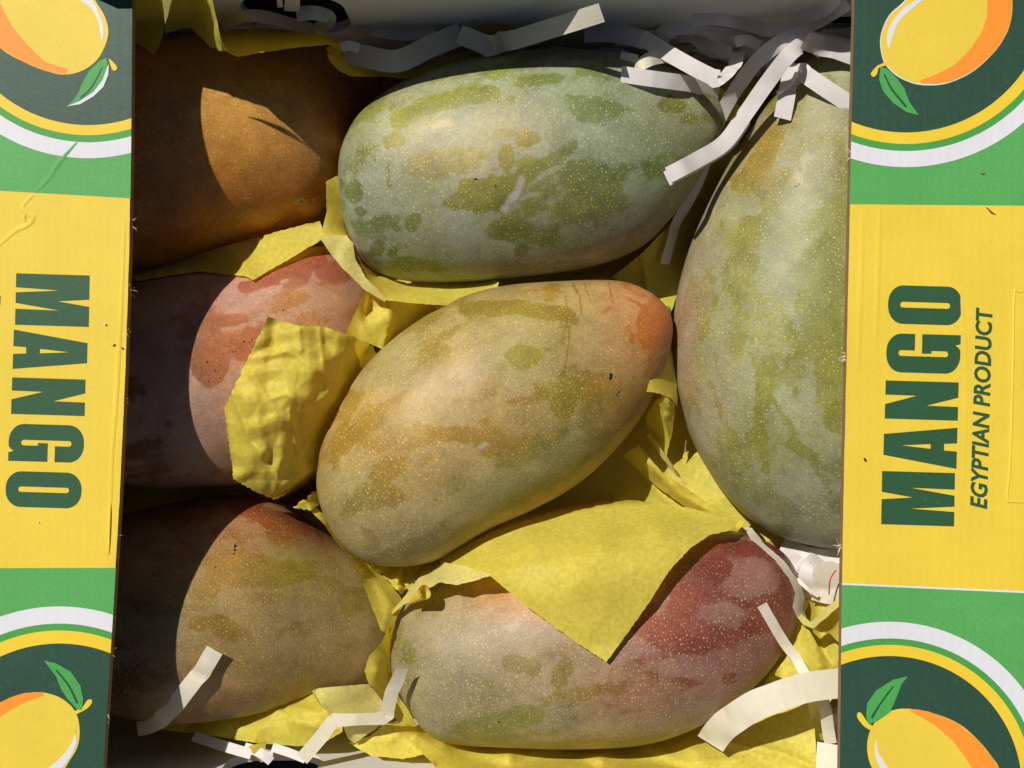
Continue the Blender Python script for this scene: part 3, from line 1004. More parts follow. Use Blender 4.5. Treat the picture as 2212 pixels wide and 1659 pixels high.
mango("centre", "yellow mango with orange blushed end lying diagonally in the middle of the box",
      [(688, 1010), (703, 940), (748, 850), (800, 780), (880, 710), (980, 650), (1080, 620), (1200, 609), (1330, 607), (1400, 630), (1440, 665), (1452, 702), (1447, 750), (1420, 830), (1378, 910), (1310, 990), (1240, 1050), (1150, 1100), (1060, 1140), (995, 1178), (940, 1210), (870, 1222), (800, 1215), (745, 1180), (705, 1120), (687, 1060)],
      (715, 1130), (1440, 690), 0.002, 0.86, MM_C, (158, 120, 28),
      [T(1425, 690, 76, 84, (200, 100, 34)), T(1370, 630, 60, 40, (200, 124, 72)), T(1140, 770, 60, 45, (140, 132, 32)), T(830, 760, 100, 60, (150, 146, 84), -40), T(1130, 1020, 170, 46, (134, 136, 66), -28), T(1230, 1045, 170, 26, (190, 150, 46), -32),
       T(850, 900, 120, 90, (178, 138, 38)), T(750, 1110, 60, 80, (130, 120, 50)), T(900, 1170, 120, 50, (126, 110, 62)), T(1216, 860, 40, 50, (142, 126, 34)), T(1060, 690, 130, 36, (150, 132, 40)), T(1360, 900, 60, 40, (180, 130, 56), -50), T(1395, 905, 20, 60, (206, 100, 44), 30),
       T(1030, 940, 110, 60, (160, 122, 34)), T(938, 767, 44, 30, (168, 138, 30))],
      [E(938, 767, 40, 26, -12), E(1133, 770, 40, 28), Ln([(1008, 667), (1112, 663), (1180, 673), (1227, 680)], 17), E(921, 690, 60, 14, -32, .95), E(1216, 875, 28, 34), E(990, 940, 85, 19, 8), Ln([(886, 861), (800, 912), (745, 965)], 20, .9),
       E(834, 1014, 46, 26, -35), E(1181, 1062, 95, 14, -28, .9), E(1268, 836, 66, 42, 0, .62), E(852, 940, 110, 40, 0, .58), E(1025, 826, 120, 44, -10, .55), E(1095, 965, 80, 50, 0, .62), E(817, 1069, 66, 36, 0, .62), E(758, 868, 18, 25), E(780, 1160, 60, 26, 30, .6), E(900, 1180, 70, 22, -15, .6),
       E(1300, 900, 60, 50, -30, .58), E(1370, 880, 40, 70, 30, .62),
       Ln([(1316, 612), (1319, 632), (1324, 652)], 4.5), Ln([(1348, 618), (1370, 632), (1390, 642)], 8), Ln([(1345, 638), (1400, 668)], 4), Ln([(1326, 645), (1337, 638)], 6), Ln([(1221, 636), (1229, 690), (1229, 739), (1220, 800), (1213, 840)], 1.6), Ln([(1237, 612), (1252, 640), (1257, 680)], 2.4), Ln([(1262, 611), (1276, 652)], 2), Ln([(1272, 612), (1287, 654)], 1.6),
       Ln([(1308, 735), (1320, 762)], 1.8), Ln([(1310, 845), (1312, 865)], 2.5), E(1310, 670, 20, 9, -20), E(1418, 700, 42, 66, 10, .75), Ln([(770, 1010), (772, 1060), (785, 1075)], 2, .8),
       N(960, 840, 70, 26), N(1000, 1000, 60, 20), N(770, 1020, 22, 40), N(1120, 900, 60, 28), N(1290, 720, 50, 60), N(1330, 640, 70, 26), N(1120, 830, 40, 26), N(740, 1160, 40, 30), N(870, 1130, 70, 20)], 0.38,
      [(1320, 810, 4), (1319, 817, 4), (1329, 814, 2.4), (1337, 847, 2.6), (1334, 853, 2), (1373, 795, 1.8), (1380, 826, 1.6)], [([(1034, 968), (1047, 958)], 6)], seed=23)

mango("right", "big olive and grey-green mango standing upright beside the right printed flap",
      [(1850, 95), (1770, 115), (1700, 165), (1645, 245), (1590, 330), (1540, 420), (1500, 510), (1470, 605), (1456, 690), (1452, 760), (1463, 850), (1490, 935), (1530, 1012), (1582, 1082), (1645, 1135), (1725, 1168), (1815, 1180), (1920, 1160), (2000, 1090), (2045, 980), (2060, 840), (2045, 640), (2005, 420), (1960, 240), (1915, 130)],
      (1855, 95), (1800, 1181), 0.0, 0.70, MM_R, (126, 122, 14),
      [T(1490, 640, 36, 260, (176, 146, 118), 8), T(1770, 570, 100, 130, (122, 124, 18)), T(1620, 320, 90, 70, (166, 134, 48)), T(1740, 1080, 160, 80, (116, 120, 86)), T(1760, 300, 60, 90, (142, 132, 60)), T(1580, 560, 70, 120, (146, 138, 56)), T(1650, 720, 80, 140, (150, 148, 56)),
       T(1700, 930, 90, 80, (130, 128, 50)), T(1530, 900, 40, 120, (156, 134, 100), 20), T(1460, 690, 14, 80, (190, 120, 70))],
      [Ln([(1672, 290), (1640, 350), (1600, 400)], 24, .9), E(1775, 290, 14, 50, 0, .7), Ln([(1620, 480), (1605, 530)], 22), E(1780, 560, 62, 130, 12), E(1788, 600, 60, 50), Ln([(1732, 660), (1715, 720), (1730, 760)], 18, .9), Ln([(1497, 600), (1480, 690), (1465, 740)], 11), E(1517, 705, 16, 36),
       Ln([(1644, 815), (1640, 900), (1655, 1010)], 12), Ln([(1650, 830), (1700, 915), (1725, 970)], 11), E(1808, 900, 28, 40), Ln([(1705, 960), (1750, 985), (1772, 1022), (1795, 1060)], 12), Ln([(1535, 830), (1555, 900)], 7, .9), Ln([(1700, 800), (1705, 770)], 8), E(1690, 1095, 44, 30, 0, .62), E(1600, 1020, 40, 60, -30, .5),
       E(1640, 700, 70, 130, 0, .52), E(1600, 600, 50, 60, 0, .55), E(1700, 420, 60, 60, 0, .55), E(1655, 1060, 20, 40, 0, .6), E(1790, 180, 20, 24, 0, .7),
       N(1700, 600, 50, 40), N(1720, 690, 16, 30), N(1750, 480, 40, 40), N(1690, 890, 26, 60), N(1600, 870, 30, 80), N(1760, 1060, 60, 30), N(1500, 520, 26, 120, 18), N(1610, 440, 30, 30)], 0.42,
      [(1719, 403, 3), (1726, 398, 2), (1560, 575, 2)], seed=37, lump=0.0007)

mango("blush", "mango with a deep red right half under a pointed yellow tissue",
      [(843, 1420), (850, 1355), (885, 1292), (950, 1240), (1060, 1195), (1180, 1162), (1320, 1140), (1450, 1132), (1550, 1142), (1630, 1160), (1690, 1194), (1720, 1240), (1732, 1292), (1722, 1352), (1682, 1422), (1620, 1492), (1550, 1547), (1470, 1586), (1380, 1610), (1250, 1618), (1100, 1615), (990, 1608), (935, 1592), (898, 1550), (868, 1500), (848, 1460)],
      (848, 1440), (1728, 1268), -0.002, 0.80, MM_B, (124, 108, 46),
      [T(1100, 1290, 90, 70, (196, 136, 80)), T(1570, 1280, 190, 165, (112, 10, 34)), T(1520, 1390, 200, 100, (114, 34, 36)), T(1620, 1190, 130, 40, (106, 8, 18)), T(1400, 1592, 260, 26, (150, 126, 34), -3), T(1430, 1330, 70, 60, (182, 82, 38)), T(1380, 1470, 80, 60, (150, 96, 52)), T(900, 1440, 70, 90, (120, 116, 50)), T(1080, 1560, 120, 30, (116, 116, 34)),
       T(1250, 1450, 70, 60, (140, 118, 48)), T(1640, 1430, 90, 50, (146, 80, 62), -35), T(950, 1340, 60, 50, (150, 132, 80)), T(1560, 1530, 120, 30, (140, 118, 60), -25), T(1050, 1430, 100, 70, (140, 122, 66)), T(1330, 1240, 90, 70, (160, 70, 40)), T(960, 1420, 130, 130, (122, 122, 66))],
      [E(886, 1412, 15, 28), Ln([(1105, 1432), (1150, 1440)], 20), E(1213, 1455, 24, 36, 20), E(1130, 1550, 50, 24, -5), Ln([(1005, 1575), (1060, 1562), (1110, 1552)], 20), E(1520, 1290, 200, 130, 0, .66), E(1420, 1440, 90, 30, 0, .5), E(1620, 1186, 90, 20, 8, .9), E(1576, 1465, 18, 15), E(1482, 1468, 34, 12), E(1482, 1385, 44, 14, 10), E(1548, 1232, 44, 30, -10), E(1614, 1362, 22, 15, 0, .9),
       E(1440, 1330, 60, 50, 0, .62), E(1380, 1600, 280, 12, -2, .8), E(1300, 1530, 120, 40, 0, .45), E(1160, 1330, 90, 40, 0, .45), E(1040, 1590, 80, 8, 4, .6),
       N(1620, 1250, 50, 50), N(1470, 1440, 60, 14), N(1590, 1420, 80, 24, -25), N(1000, 1400, 70, 70), N(1300, 1575, 60, 12), N(960, 1500, 60, 60), N(1560, 1330, 50, 30), N(1500, 1540, 120, 20, -20), N(1420, 1290, 20, 30)], 0.34,
      [(1078, 1559, 3), (1016, 1500, 2), (1160, 1380, 1.5)], [([(1327, 1473), (1331, 1476)], 3)], seed=41)

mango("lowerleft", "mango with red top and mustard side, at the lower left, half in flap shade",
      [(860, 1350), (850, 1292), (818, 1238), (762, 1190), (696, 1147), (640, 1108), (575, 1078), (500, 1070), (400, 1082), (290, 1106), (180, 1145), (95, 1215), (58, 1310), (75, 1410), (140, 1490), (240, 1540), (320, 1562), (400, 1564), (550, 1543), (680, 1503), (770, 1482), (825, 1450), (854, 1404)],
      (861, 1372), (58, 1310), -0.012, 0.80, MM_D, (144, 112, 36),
      [T(590, 1095, 130, 40, (116, 22, 30), 20), T(500, 1140, 110, 40, (150, 60, 32)), T(470, 1210, 90, 70, (172, 126, 40)), T(620, 1230, 90, 40, (138, 122, 34)), T(470, 1330, 70, 60, (146, 116, 34)), T(480, 1520, 150, 30, (156, 112, 54)), T(320, 1160, 130, 60, (110, 40, 34)), T(250, 1400, 120, 120, (70, 50, 30)), T(700, 1360, 120, 80, (138, 118, 70)), T(760, 1290, 50, 60, (132, 116, 50))],  # dark tints at the left put the flap's shade into the skin colour
      [E(486, 1354, 42, 26, 25), E(607, 1239, 84, 30, -8, .85), E(427, 1347, 22, 16), E(520, 1229, 90, 44, 0, .62), E(580, 1110, 110, 34, 20, .75), Ln([(430, 1538), (500, 1520), (590, 1497)], 13), E(700, 1300, 70, 60, 0, .5), E(430, 1270, 50, 30, 0, .7), Ln([(632, 1270), (640, 1290), (625, 1300), (640, 1312)], 1.8), Ln([(608, 1288), (635, 1306)], 1.6), E(760, 1300, 30, 40, 30, .7), E(640, 1460, 110, 20, -12, .55),
       E(540, 1440, 90, 24, 0, .5), N(660, 1300, 60, 40), N(560, 1330, 60, 30), N(700, 1180, 40, 30), N(620, 1110, 50, 12, 20), N(740, 1400, 70, 60)], 0.38,
      [(508, 1180, 3.6), (507, 1188, 3.4), (505, 1196, 3), (490, 1203, 2.4), (478, 1207, 2.4), (486, 1200, 1.8), (466, 1225, 2), (470, 1204, 1.6)], seed=53)

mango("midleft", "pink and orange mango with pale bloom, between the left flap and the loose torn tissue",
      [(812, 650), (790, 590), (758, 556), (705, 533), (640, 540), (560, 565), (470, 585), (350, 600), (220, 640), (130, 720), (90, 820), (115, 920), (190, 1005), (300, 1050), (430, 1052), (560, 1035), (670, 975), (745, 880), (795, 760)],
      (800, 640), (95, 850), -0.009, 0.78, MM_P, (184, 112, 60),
      [T(600, 606, 130, 26, (140, 44, 38), -12), T(470, 770, 80, 90, (186, 104, 24)), T(640, 660, 90, 40, (196, 130, 56)), T(520, 730, 70, 40, (196, 110, 56)), T(680, 590, 60, 30, (150, 66, 48)), T(700, 650, 90, 50, (190, 130, 80)), T(330, 800, 150, 170, (96, 44, 34)), T(430, 950, 100, 90, (110, 70, 50)), T(540, 1000, 110, 50, (150, 90, 46)), T(470, 640, 80, 30, (200, 110, 100))],  # brown-red tint at the left is flap shade painted into the skin
      [Ln([(530, 625), (580, 605), (640, 583), (690, 560)], 19), Ln([(470, 695), (530, 685), (600, 640), (660, 600)], 15, .85), E(452, 770, 44, 70, 0, .85), E(535, 742, 60, 36, -20, .8), E(620, 655, 60, 18, -20, .7), E(720, 590, 44, 25, 0, .7), E(690, 690, 50, 12, -20, .6), N(570, 650, 70, 22, -25), N(720, 660, 40, 20), N(500, 650, 40, 24), N(440, 900, 60, 60), N(520, 900, 40, 50)], 0.34,
      [(527, 738, 3.2), (520, 742, 2), (512, 741, 2), (515, 756, 2.2), (508, 760, 2), (503, 762, 2), (447, 782, 2.6), (465, 800, 2.2), (490, 745, 1.8), (545, 733, 2.2), (541, 739, 2), (611, 671, 2.4), (430, 820, 2), (482, 763, 2), (452, 823, 2)], seed=61)

mango("topleft", "plain orange mango in the shaded upper left corner beneath hanging yellow tissue",
      [(830, 205), (812, 165), (775, 128), (700, 98), (600, 78), (450, 70), (300, 80), (180, 120), (95, 210), (62, 320), (85, 440), (160, 535), (270, 582), (380, 570), (500, 530), (610, 495), (690, 465), (740, 390), (790, 290), (818, 245)],
      (830, 215), (62, 330), -0.0105, 0.78, MM_O, (198, 128, 32),
      [T(800, 220, 80, 70, (150, 56, 22)), T(500, 270, 70, 60, (222, 166, 66)), T(470, 340, 40, 70, (204, 124, 30)), T(640, 350, 60, 60, (184, 118, 62)), T(570, 420, 60, 30, (190, 108, 38)), T(600, 270, 50, 40, (206, 150, 70)), T(620, 430, 110, 50, (180, 100, 36)), T(560, 330, 100, 70, (206, 134, 44)), T(300, 300, 150, 150, (150, 90, 24))],
      [E(560, 330, 400, 300, 0, .46)], 0.35,
      [(650, 436, 3), (660, 428, 2)], [([(640, 440), (655, 432)], 6), ([(672, 430), (680, 428)], 3)], seed=71)

# stem scar of the centre mango
bs = []
for k in range(7):
    a = k / 6
    for j in range(10):
        t = 2 * math.pi * j / 10
        r = 0.0014 * math.sqrt(max(0, 1 - (a * 0.9) ** 2))
        bs.append((1.25 * r * math.cos(t), r * math.sin(t), 0.0018 * a - 0.0012))
fs = [(k * 10 + j, k * 10 + (j + 1) % 10, (k + 1) * 10 + (j + 1) % 10, (k + 1) * 10 + j) for k in range(6) for j in range(10)] + [tuple(60 + j for j in range(10))]
cm = [o for o in bpy.data.objects if o.get("label", "").startswith("yellow mango")][0]
so = mesh("stem_scar", bs, fs, card_material("stem_green", (110, 122, 66), 0.2), cm, smooth=True)
so.location = P(1444, 668, -0.003) - cm.location
so.rotation_euler = Vector((0.8, 0.55, 0.35)).to_track_quat('Z', 'Y').to_euler()


# ------------------------------------------------------------------ tissue sheets
def inside_poly(U, V, pl):
    r = np.zeros(U.shape, bool)
    n = len(pl)
    for i in range(n):
        x0, y0 = pl[i][:2]
        x1, y1 = pl[(i + 1) % n][:2]
        if y0 == y1: continue
        cnd = ((y0 > V) != (y1 > V)) & (U < (x1 - x0) * (V - y0) / (y1 - y0) + x0)
        r ^= cnd
    return r


def keep_in(U, V, Z):
    """slide points along their sight line so that they stay inside the end walls"""
    up = np.where(V < 820, D * (1 - (Y_TOPW - .0012) / np.maximum((829.5 - V) * KP, 1e-6)), -1)
    dn = np.where(V > 840, D * (1 - (-Y_BOTW - .0012) / np.maximum((V - 829.5) * KP, 1e-6)), -1)
    return np.maximum(Z, np.maximum(up, dn))


def sheet_geo(poly, ctrl=(), over=(), lift=0.0007, crump=0.0008, csz=34.0, creases=(), step=7.0, rough=0.8, seed=0, curve=False, fine=0.0, fsz=26.0):
    rs = random.Random(seed)
    pl = [tuple(map(float, p)) for p in poly]
    if curve: pl = [tuple(x) for x in catmull(pl, 4, True)]
    bd = []
    n = len(pl)
    for i in range(n):
        a, b = np.array(pl[i]), np.array(pl[(i + 1) % n])
        d = b - a
        L = np.hypot(d[0], d[1])
        m = max(1, int(L / step))
        nrm = np.array([-d[1], d[0]]) / max(L, 1e-6)
        for k in range(m):
            q = a + d * k / m
            if k > 0:
                j = rs.uniform(-rough, rough)
                q[:2] += nrm * j
            bd.append(q)
    bd = np.array(bd)
    x0, y0 = bd[:, :2].min(0)
    x1, y1 = bd[:, :2].max(0)
    gx, gy = np.meshgrid(np.arange(x0, x1, step), np.arange(y0, y1, step * 0.87))
    gx = gx + (np.arange(gx.shape[0]) % 2)[:, None] * step / 2
    gu, gv = gx.ravel(), gy.ravel()
    r2 = np.random.RandomState(seed + 1)
    gu = gu + r2.uniform(-.2, .2, gu.shape) * step
    gv = gv + r2.uniform(-.2, .2, gv.shape) * step
    ok = inside_poly(gu, gv, bd)
    gu, gv = gu[ok], gv[ok]
    dmin = np.min(np.hypot(gu[:, None] - bd[None, :, 0], gv[:, None] - bd[None, :, 1]), 1) if len(gu) else np.zeros(0)
    ok = dmin > step * 0.55
    gu, gv = gu[ok], gv[ok]
    # linear RBF through corner and control heights
    src = np.array(pl + [tuple(map(float, c)) for c in ctrl])
    extra = bd[::max(1, len(bd) // 70)]
    src = np.concatenate([src, extra])
    _, ui = np.unique(np.round(src[:, :2], 1), axis=0, return_index=True)
    src = src[ui]
    K = np.hypot(src[:, None, 0] - src[None, :, 0], src[:, None, 1] - src[None, :, 1])
    mz = src[:, 2].mean()
    wgt = np.linalg.solve(K + 1e-3 * np.eye(len(src)), src[:, 2] - mz)
    U = np.concatenate([bd[:, 0], gu])
    V = np.concatenate([bd[:, 1], gv])
    Z = mz + np.hypot(U[:, None] - src[None, :, 0], V[:, None] - src[None, :, 1]) @ wgt
    p3 = np.stack([U / csz, V / csz, np.full(U.shape, seed * 3.1)], -1)
    rw = np.random.RandomState(seed + 5)
    wu = U + (fbm(np.stack([U / 90, V / 90, np.full(U.shape, seed * .7)], -1), seed + 3, 2) - .5) * 70
    wv = V + (fbm(np.stack([U / 90 + 9, V / 90, np.full(U.shape, seed * .7)], -1), seed + 4, 2) - .5) * 70

    def facets(size, cnt):
        r_ = 0
        for _ in range(cnt):
            an, ph, ln = rw.uniform(0, math.pi), rw.uniform(0, 1), size * rw.uniform(.7, 1.7)
            x = (wu * math.cos(an) + wv * math.sin(an)) / ln + ph
            r_ = r_ + (np.abs(x - np.floor(x) - .5) - .25) * 4 * ln / size
        return r_ / math.sqrt(cnt)
    Z = Z + crump * facets(csz * 2.6, 4)
    if fine: Z = Z + fine * facets(fsz * 2.4, 5)
    for cl, amp, wd in creases:
        d = seg_dist(U, V, cl)
        Z = Z + amp * np.exp(-d / wd)
    for key in over:
        h = hm_at(key, U, V)
        lo = h + lift
        x = (Z - lo) / 0.0012
        Z = np.where(h > -.25, lo + 0.0012 * np.log1p(np.exp(np.clip(x, -40, 40))) * 1.0, Z)
    Z = keep_in(U, V, Z)
    nb = len(bd)
    vin = [Vector((float(u), float(-v))) for u, v in zip(U, V)]
    res = delaunay_2d_cdt(vin, [], [list(range(nb))], 1, 1e-4)
    ov, of, oorig = res[0], res[2], res[3]
    zz = []
    for i, og in enumerate(oorig):
        if og: zz.append(Z[og[0]])
        else:
            k = int(np.argmin((U - ov[i].x) ** 2 + (V + ov[i].y) ** 2))
            zz.append(Z[k])
    verts = [P(v.x, -v.y, z) for v, z in zip(ov, zz)]
    faces = []
    for f in of:
        f = list(f)
        a, b, c = ov[f[0]], ov[f[1]], ov[f[2]]
        if (b.x - a.x) * (c.y - a.y) - (b.y - a.y) * (c.x - a.x) < 0: f = f[::-1]
        faces.append(tuple(f))
    return verts, faces


GROUP_T = "yellow tissue wrappers round the mangoes"


def tissue(label, pieces, name="tissue_sheet", cat="tissue paper", group=GROUP_T):
    """pieces: list of dicts(poly=..., mat=..., ...): one sheet with the folds of it that show"""
    allv, allf, mi, mats = [], [], [], []
    for k, pc in enumerate(pieces):
        pc = dict(pc)
        m = pc.pop('mat', M_TISS)
        if m not in mats: mats.append(m)
        v, f = sheet_geo(seed=abs(hash(label)) % 1 + len(label) * 7 + k * 13, **pc)
        s = len(allv)
        allv += v
        allf += [tuple(i + s for i in q) for q in f]
        mi += [mats.index(m)] * len(f)
    org = Vector((sum(v.x for v in allv) / len(allv), sum(v.y for v in allv) / len(allv), min(v.z for v in allv)))
    o = mesh(name, allv, allf, mats, smooth=True, origin=org)
    if len(o.data.polygons) == len(mi):
        o.data.polygons.foreach_set("material_index", mi)
    return tag(o, label, cat, group)


# crumpled lining under all the fruit
gx, gy = np.meshgrid(np.linspace(X_L + .002, X_R - .002, 110), np.linspace(Y_BOTW + .002, Y_TOPW - .002, 90))
q = np.stack([gx.ravel() * 60, gy.ravel() * 60, 0 * gx.ravel()], -1)
zz = -0.046 + 0.022 * (np.abs(fbm(q, 90, 4) - 0.5) * 2 - 0.3)
vs = np.stack([gx.ravel(), gy.ravel(), zz], -1)
fs = [(j * 110 + i, j * 110 + i + 1, (j + 1) * 110 + i + 1, (j + 1) * 110 + i) for j in range(89) for i in range(109)]
o = mesh("tissue_lining", vs, fs, M_TISS, smooth=True, origin=(0, 0, -0.06))
tag(o, "crumpled yellow tissue lining deep in the gaps beneath the mangoes", "tissue paper", kind="stuff")

tissue("large loose torn yellow tissue with crumpled wrinkles, between the pink mango and the middle mango",
       [dict(poly=[(580, 683, .027), (600, 692, .027), (650, 704, .026), (700, 706, .023), (718, 712, .022), (770, 730, .014), (806, 748, .006), (815, 770, -.001), (770, 850, -.003), (725, 950, -.005), (712, 1020, -.005), (702, 1080, -.003), (672, 1103, .001), (640, 1098, .002), (560, 1066, .005), (505, 1036, .009), (495, 960, .014), (485, 882, .0185), (500, 850, .025), (530, 785, .0275)],
             ctrl=[(560, 790, .0285), (535, 860, .0285), (542, 920, .0265), (566, 980, .022), (612, 1045, .014), (600, 870, .0265), (610, 940, .0215), (650, 1010, .0115), (680, 870, .0215), (690, 780, .0235), (720, 830, .0155)], over=("midleft",), lift=.0022, crump=.0009, csz=60, rough=1.6, fine=.00085, fsz=22, step=4,
             creases=[([(500, 850), (540, 950), (590, 1025), (672, 1100)], .0016, 7), ([(625, 885), (640, 960), (645, 985)], .0012, 4), ([(700, 910), (665, 950), (650, 985)], .0012, 4), ([(590, 860), (620, 850), (660, 880), (700, 860)], .0012, 7), ([(570, 770), (620, 760), (690, 800)], .0011, 9), ([(690, 710), (700, 800), (712, 850)], .001, 6), ([(645, 700), (650, 760)], .0008, 6), ([(540, 800), (580, 860), (600, 900)], .001, 6)])])

tissue("yellow tissue tongue squeezed between the orange mango and the pink mango",
       [dict(poly=[(285, 600, -.010), (400, 556, -.008), (500, 528, -.008), (600, 500, -.008), (690, 476, -.006), (704, 512, -.002), (650, 545, -.002), (546, 605, .004), (530, 597, .003), (430, 586, -.002), (350, 598, -.006), (300, 606, -.008)],
             over=("midleft",), lift=.0010, crump=.0005, creases=[([(470, 520), (520, 560), (546, 605)], .0012, 14), ([(570, 520), (700, 490)], .001, 12)])])

tissue("yellow tissue with a pale turned edge tucked under the left tip of the green mango",
       [dict(poly=[(704, 392, -.002), (738, 375, -.010), (742, 440, -.006), (752, 500, -.002), (768, 535, -.002), (748, 512, .010), (692, 514, .012), (706, 455, .006)], crump=.0008),
        dict(poly=[(690, 512, .0135), (720, 508, .013), (748, 509, .012), (763, 525, .012), (768, 560, .012), (790, 600, .012), (835, 645, .0105), (832, 652, .011), (790, 628, .0125), (740, 580, .0145), (705, 535, .0150)], mat=M_TISP, crump=.0005),
        dict(poly=[(766, 540, .004), (785, 572, .001), (815, 595, -.002), (880, 612, -.004), (1000, 610, -.006), (1060, 600, -.004), (1078, 610, .004), (1074, 622, .005), (1020, 642, .0085), (970, 660, .011), (900, 656, .0125), (835, 648, .0115), (795, 605, .010)], crump=.0007, creases=[([(840, 630), (950, 625), (1075, 606)], .0012, 10)]),
        dict(poly=[(1072, 618, .003), (1080, 628, .0), (1020, 668, -.004), (965, 672, -.002), (940, 664, .006), (975, 658, .009)], crump=.0005)])

tissue("bright yellow tissue pocket below the green mango's turned edge, left of the middle mango",
       [dict(poly=[(788, 628, .008), (830, 645, .006), (900, 655, .003), (1000, 650, -.008), (960, 690, -.012), (880, 728, -.010), (826, 754, .003), (806, 746, .007), (745, 722, .010), (765, 680, .010)],
             ctrl=[(830, 690, .008), (800, 670, .004)], crump=.0012, creases=[([(835, 650), (845, 690), (826, 752)], .003, 9), ([(800, 640), (790, 690)], -.002, 9)])])

tissue("broad yellow tissue lying in the gap below the orange tip of the middle mango",
       [dict(poly=[(1180, 1060, -.022), (1300, 930, -.024), (1440, 780, -.026), (1470, 800, -.022), (1500, 940, -.020), (1560, 1060, -.016), (1625, 1130, -.012), (1600, 1165, -.010), (1500, 1150, -.013), (1350, 1180, -.020), (1190, 1150, -.022), (1150, 1110, -.022)],
             ctrl=[(1400, 1000, -.016)], crump=.0012, csz=60, creases=[([(1330, 960), (1420, 1060), (1500, 1130)], .002, 14)]),
        dict(poly=[(1345, 985, -.012), (1380, 962, -.008), (1430, 1020, -.006), (1520, 1080, -.005), (1608, 1128, -.005), (1592, 1152, -.006), (1485, 1098, -.010), (1420, 1052, -.012)], crump=.0010, creases=[([(1375, 975), (1470, 1070), (1598, 1140)], .0025, 8)]),
        dict(poly=[(1440, 1005, -.010), (1468, 1030, -.008), (1500, 1082, -.007), (1490, 1082, -.009), (1455, 1040, -.010)], mat=M_TISP, crump=.0003)])

tissue("small curled yellow tissue tip between the middle mango and the big right mango",
       [dict(poly=[(1447, 740, -.002), (1452, 760, -.003), (1462, 830, -.003), (1464, 880, .001), (1458, 872, .006), (1448, 860, .009), (1425, 850, .013), (1396, 846, .016), (1408, 805, .011)], crump=.0004),
        dict(poly=[(1430, 852, .010), (1446, 862, .009), (1458, 874, .006), (1457, 900, .003), (1450, 950, -.002), (1440, 922, .002), (1428, 890, .006), (1424, 868, .009)], crump=.0005, creases=[([(1446, 862), (1440, 900)], .0015, 4)]),
        dict(poly=[(1424, 858, .004), (1430, 890, .002), (1448, 948, -.006), (1440, 985, -.010), (1400, 930, -.010), (1395, 900, -.008), (1412, 870, -.002)], crump=.0008),
        dict(poly=[(1396, 940, -.009), (1404, 936, -.007), (1440, 985, -.006), (1466, 1030, -.007), (1455, 1022, -.009), (1420, 975, -.009)], mat=M_TISP, crump=.0003)])

tissue("smooth yellow tissue with a pointed corner draped over the red blushed mango",
       [dict(poly=[(948, 1212, .004), (1050, 1155, .006), (1130, 1112, .002), (1190, 1086, -.003), (1240, 1068, -.004), (1290, 1072, -.003), (1400, 1084, .004), (1480, 1096, .006), (1600, 1120, .006), (1578, 1146, .014), (1535, 1155, .017), (1490, 1185, .024), (1444, 1235, .0285), (1400, 1305, .0310), (1310, 1430, .0310), (1240, 1385, .029), (1130, 1305, .027), (1060, 1245, .026)],
             ctrl=[(1250, 1250, .0335), (1300, 1180, .026), (1420, 1150, .020), (1150, 1180, .020), (1350, 1300, .031), (1310, 1360, .031)], over=("blush",), lift=.0006, crump=.0007, csz=80, step=6, rough=.9,
             creases=[([(1050, 1245), (1200, 1210), (1330, 1190), (1450, 1190)], .0010, 22), ([(1480, 1096), (1530, 1110), (1600, 1122)], .0012, 8)]),
        dict(poly=[(955, 1214, .008), (1000, 1222, .018), (1062, 1243, .0265), (1020, 1256, .024), (985, 1264, .0225), (950, 1258, .020), (925, 1272, .018), (905, 1290, .016), (870, 1308, .010), (838, 1335, .004), (846, 1322, .004), (872, 1290, .006), (905, 1248, .006), (928, 1238, .006)], mat=M_TISP, over=("blush",), lift=.0030, crump=.0008, csz=24)])

# rolled corner on that sheet is a separate small curl
def curl(label, p0, p1, r0, r1, turns, mat, name="tissue_curl", cat="tissue paper", group=GROUP_T):
    a, b = P(*p0), P(*p1)
    ax = (b - a)
    s = ax.orthogonal().normalized()
    t = ax.normalized().cross(s)
    vs, fs = [], []
    n, m = 36, 8
    for j in range(m):
        k = j / (m - 1)
        for i in range(n):
            ang = turns * 2 * math.pi * i / (n - 1)
            r = (r0 + (r1 - r0) * k) * (1 - 0.35 * i / (n - 1))
            vs.append(a + ax * k + s * r * math.cos(ang) + t * r * math.sin(ang))
    for j in range(m - 1):
        for i in range(n - 1):
            q = j * n + i
            fs.append((q, q + 1, q + n + 1, q + n))
    o = mesh(name, vs, fs, mat, smooth=True, origin=a)
    return tag(o, label, cat, group)


curl("tiny rolled tissue cone beside the left shoulder of the red blushed mango", (888, 1300, .014), (918, 1280, .020), .0009, .0026, 1.5, M_TISS)

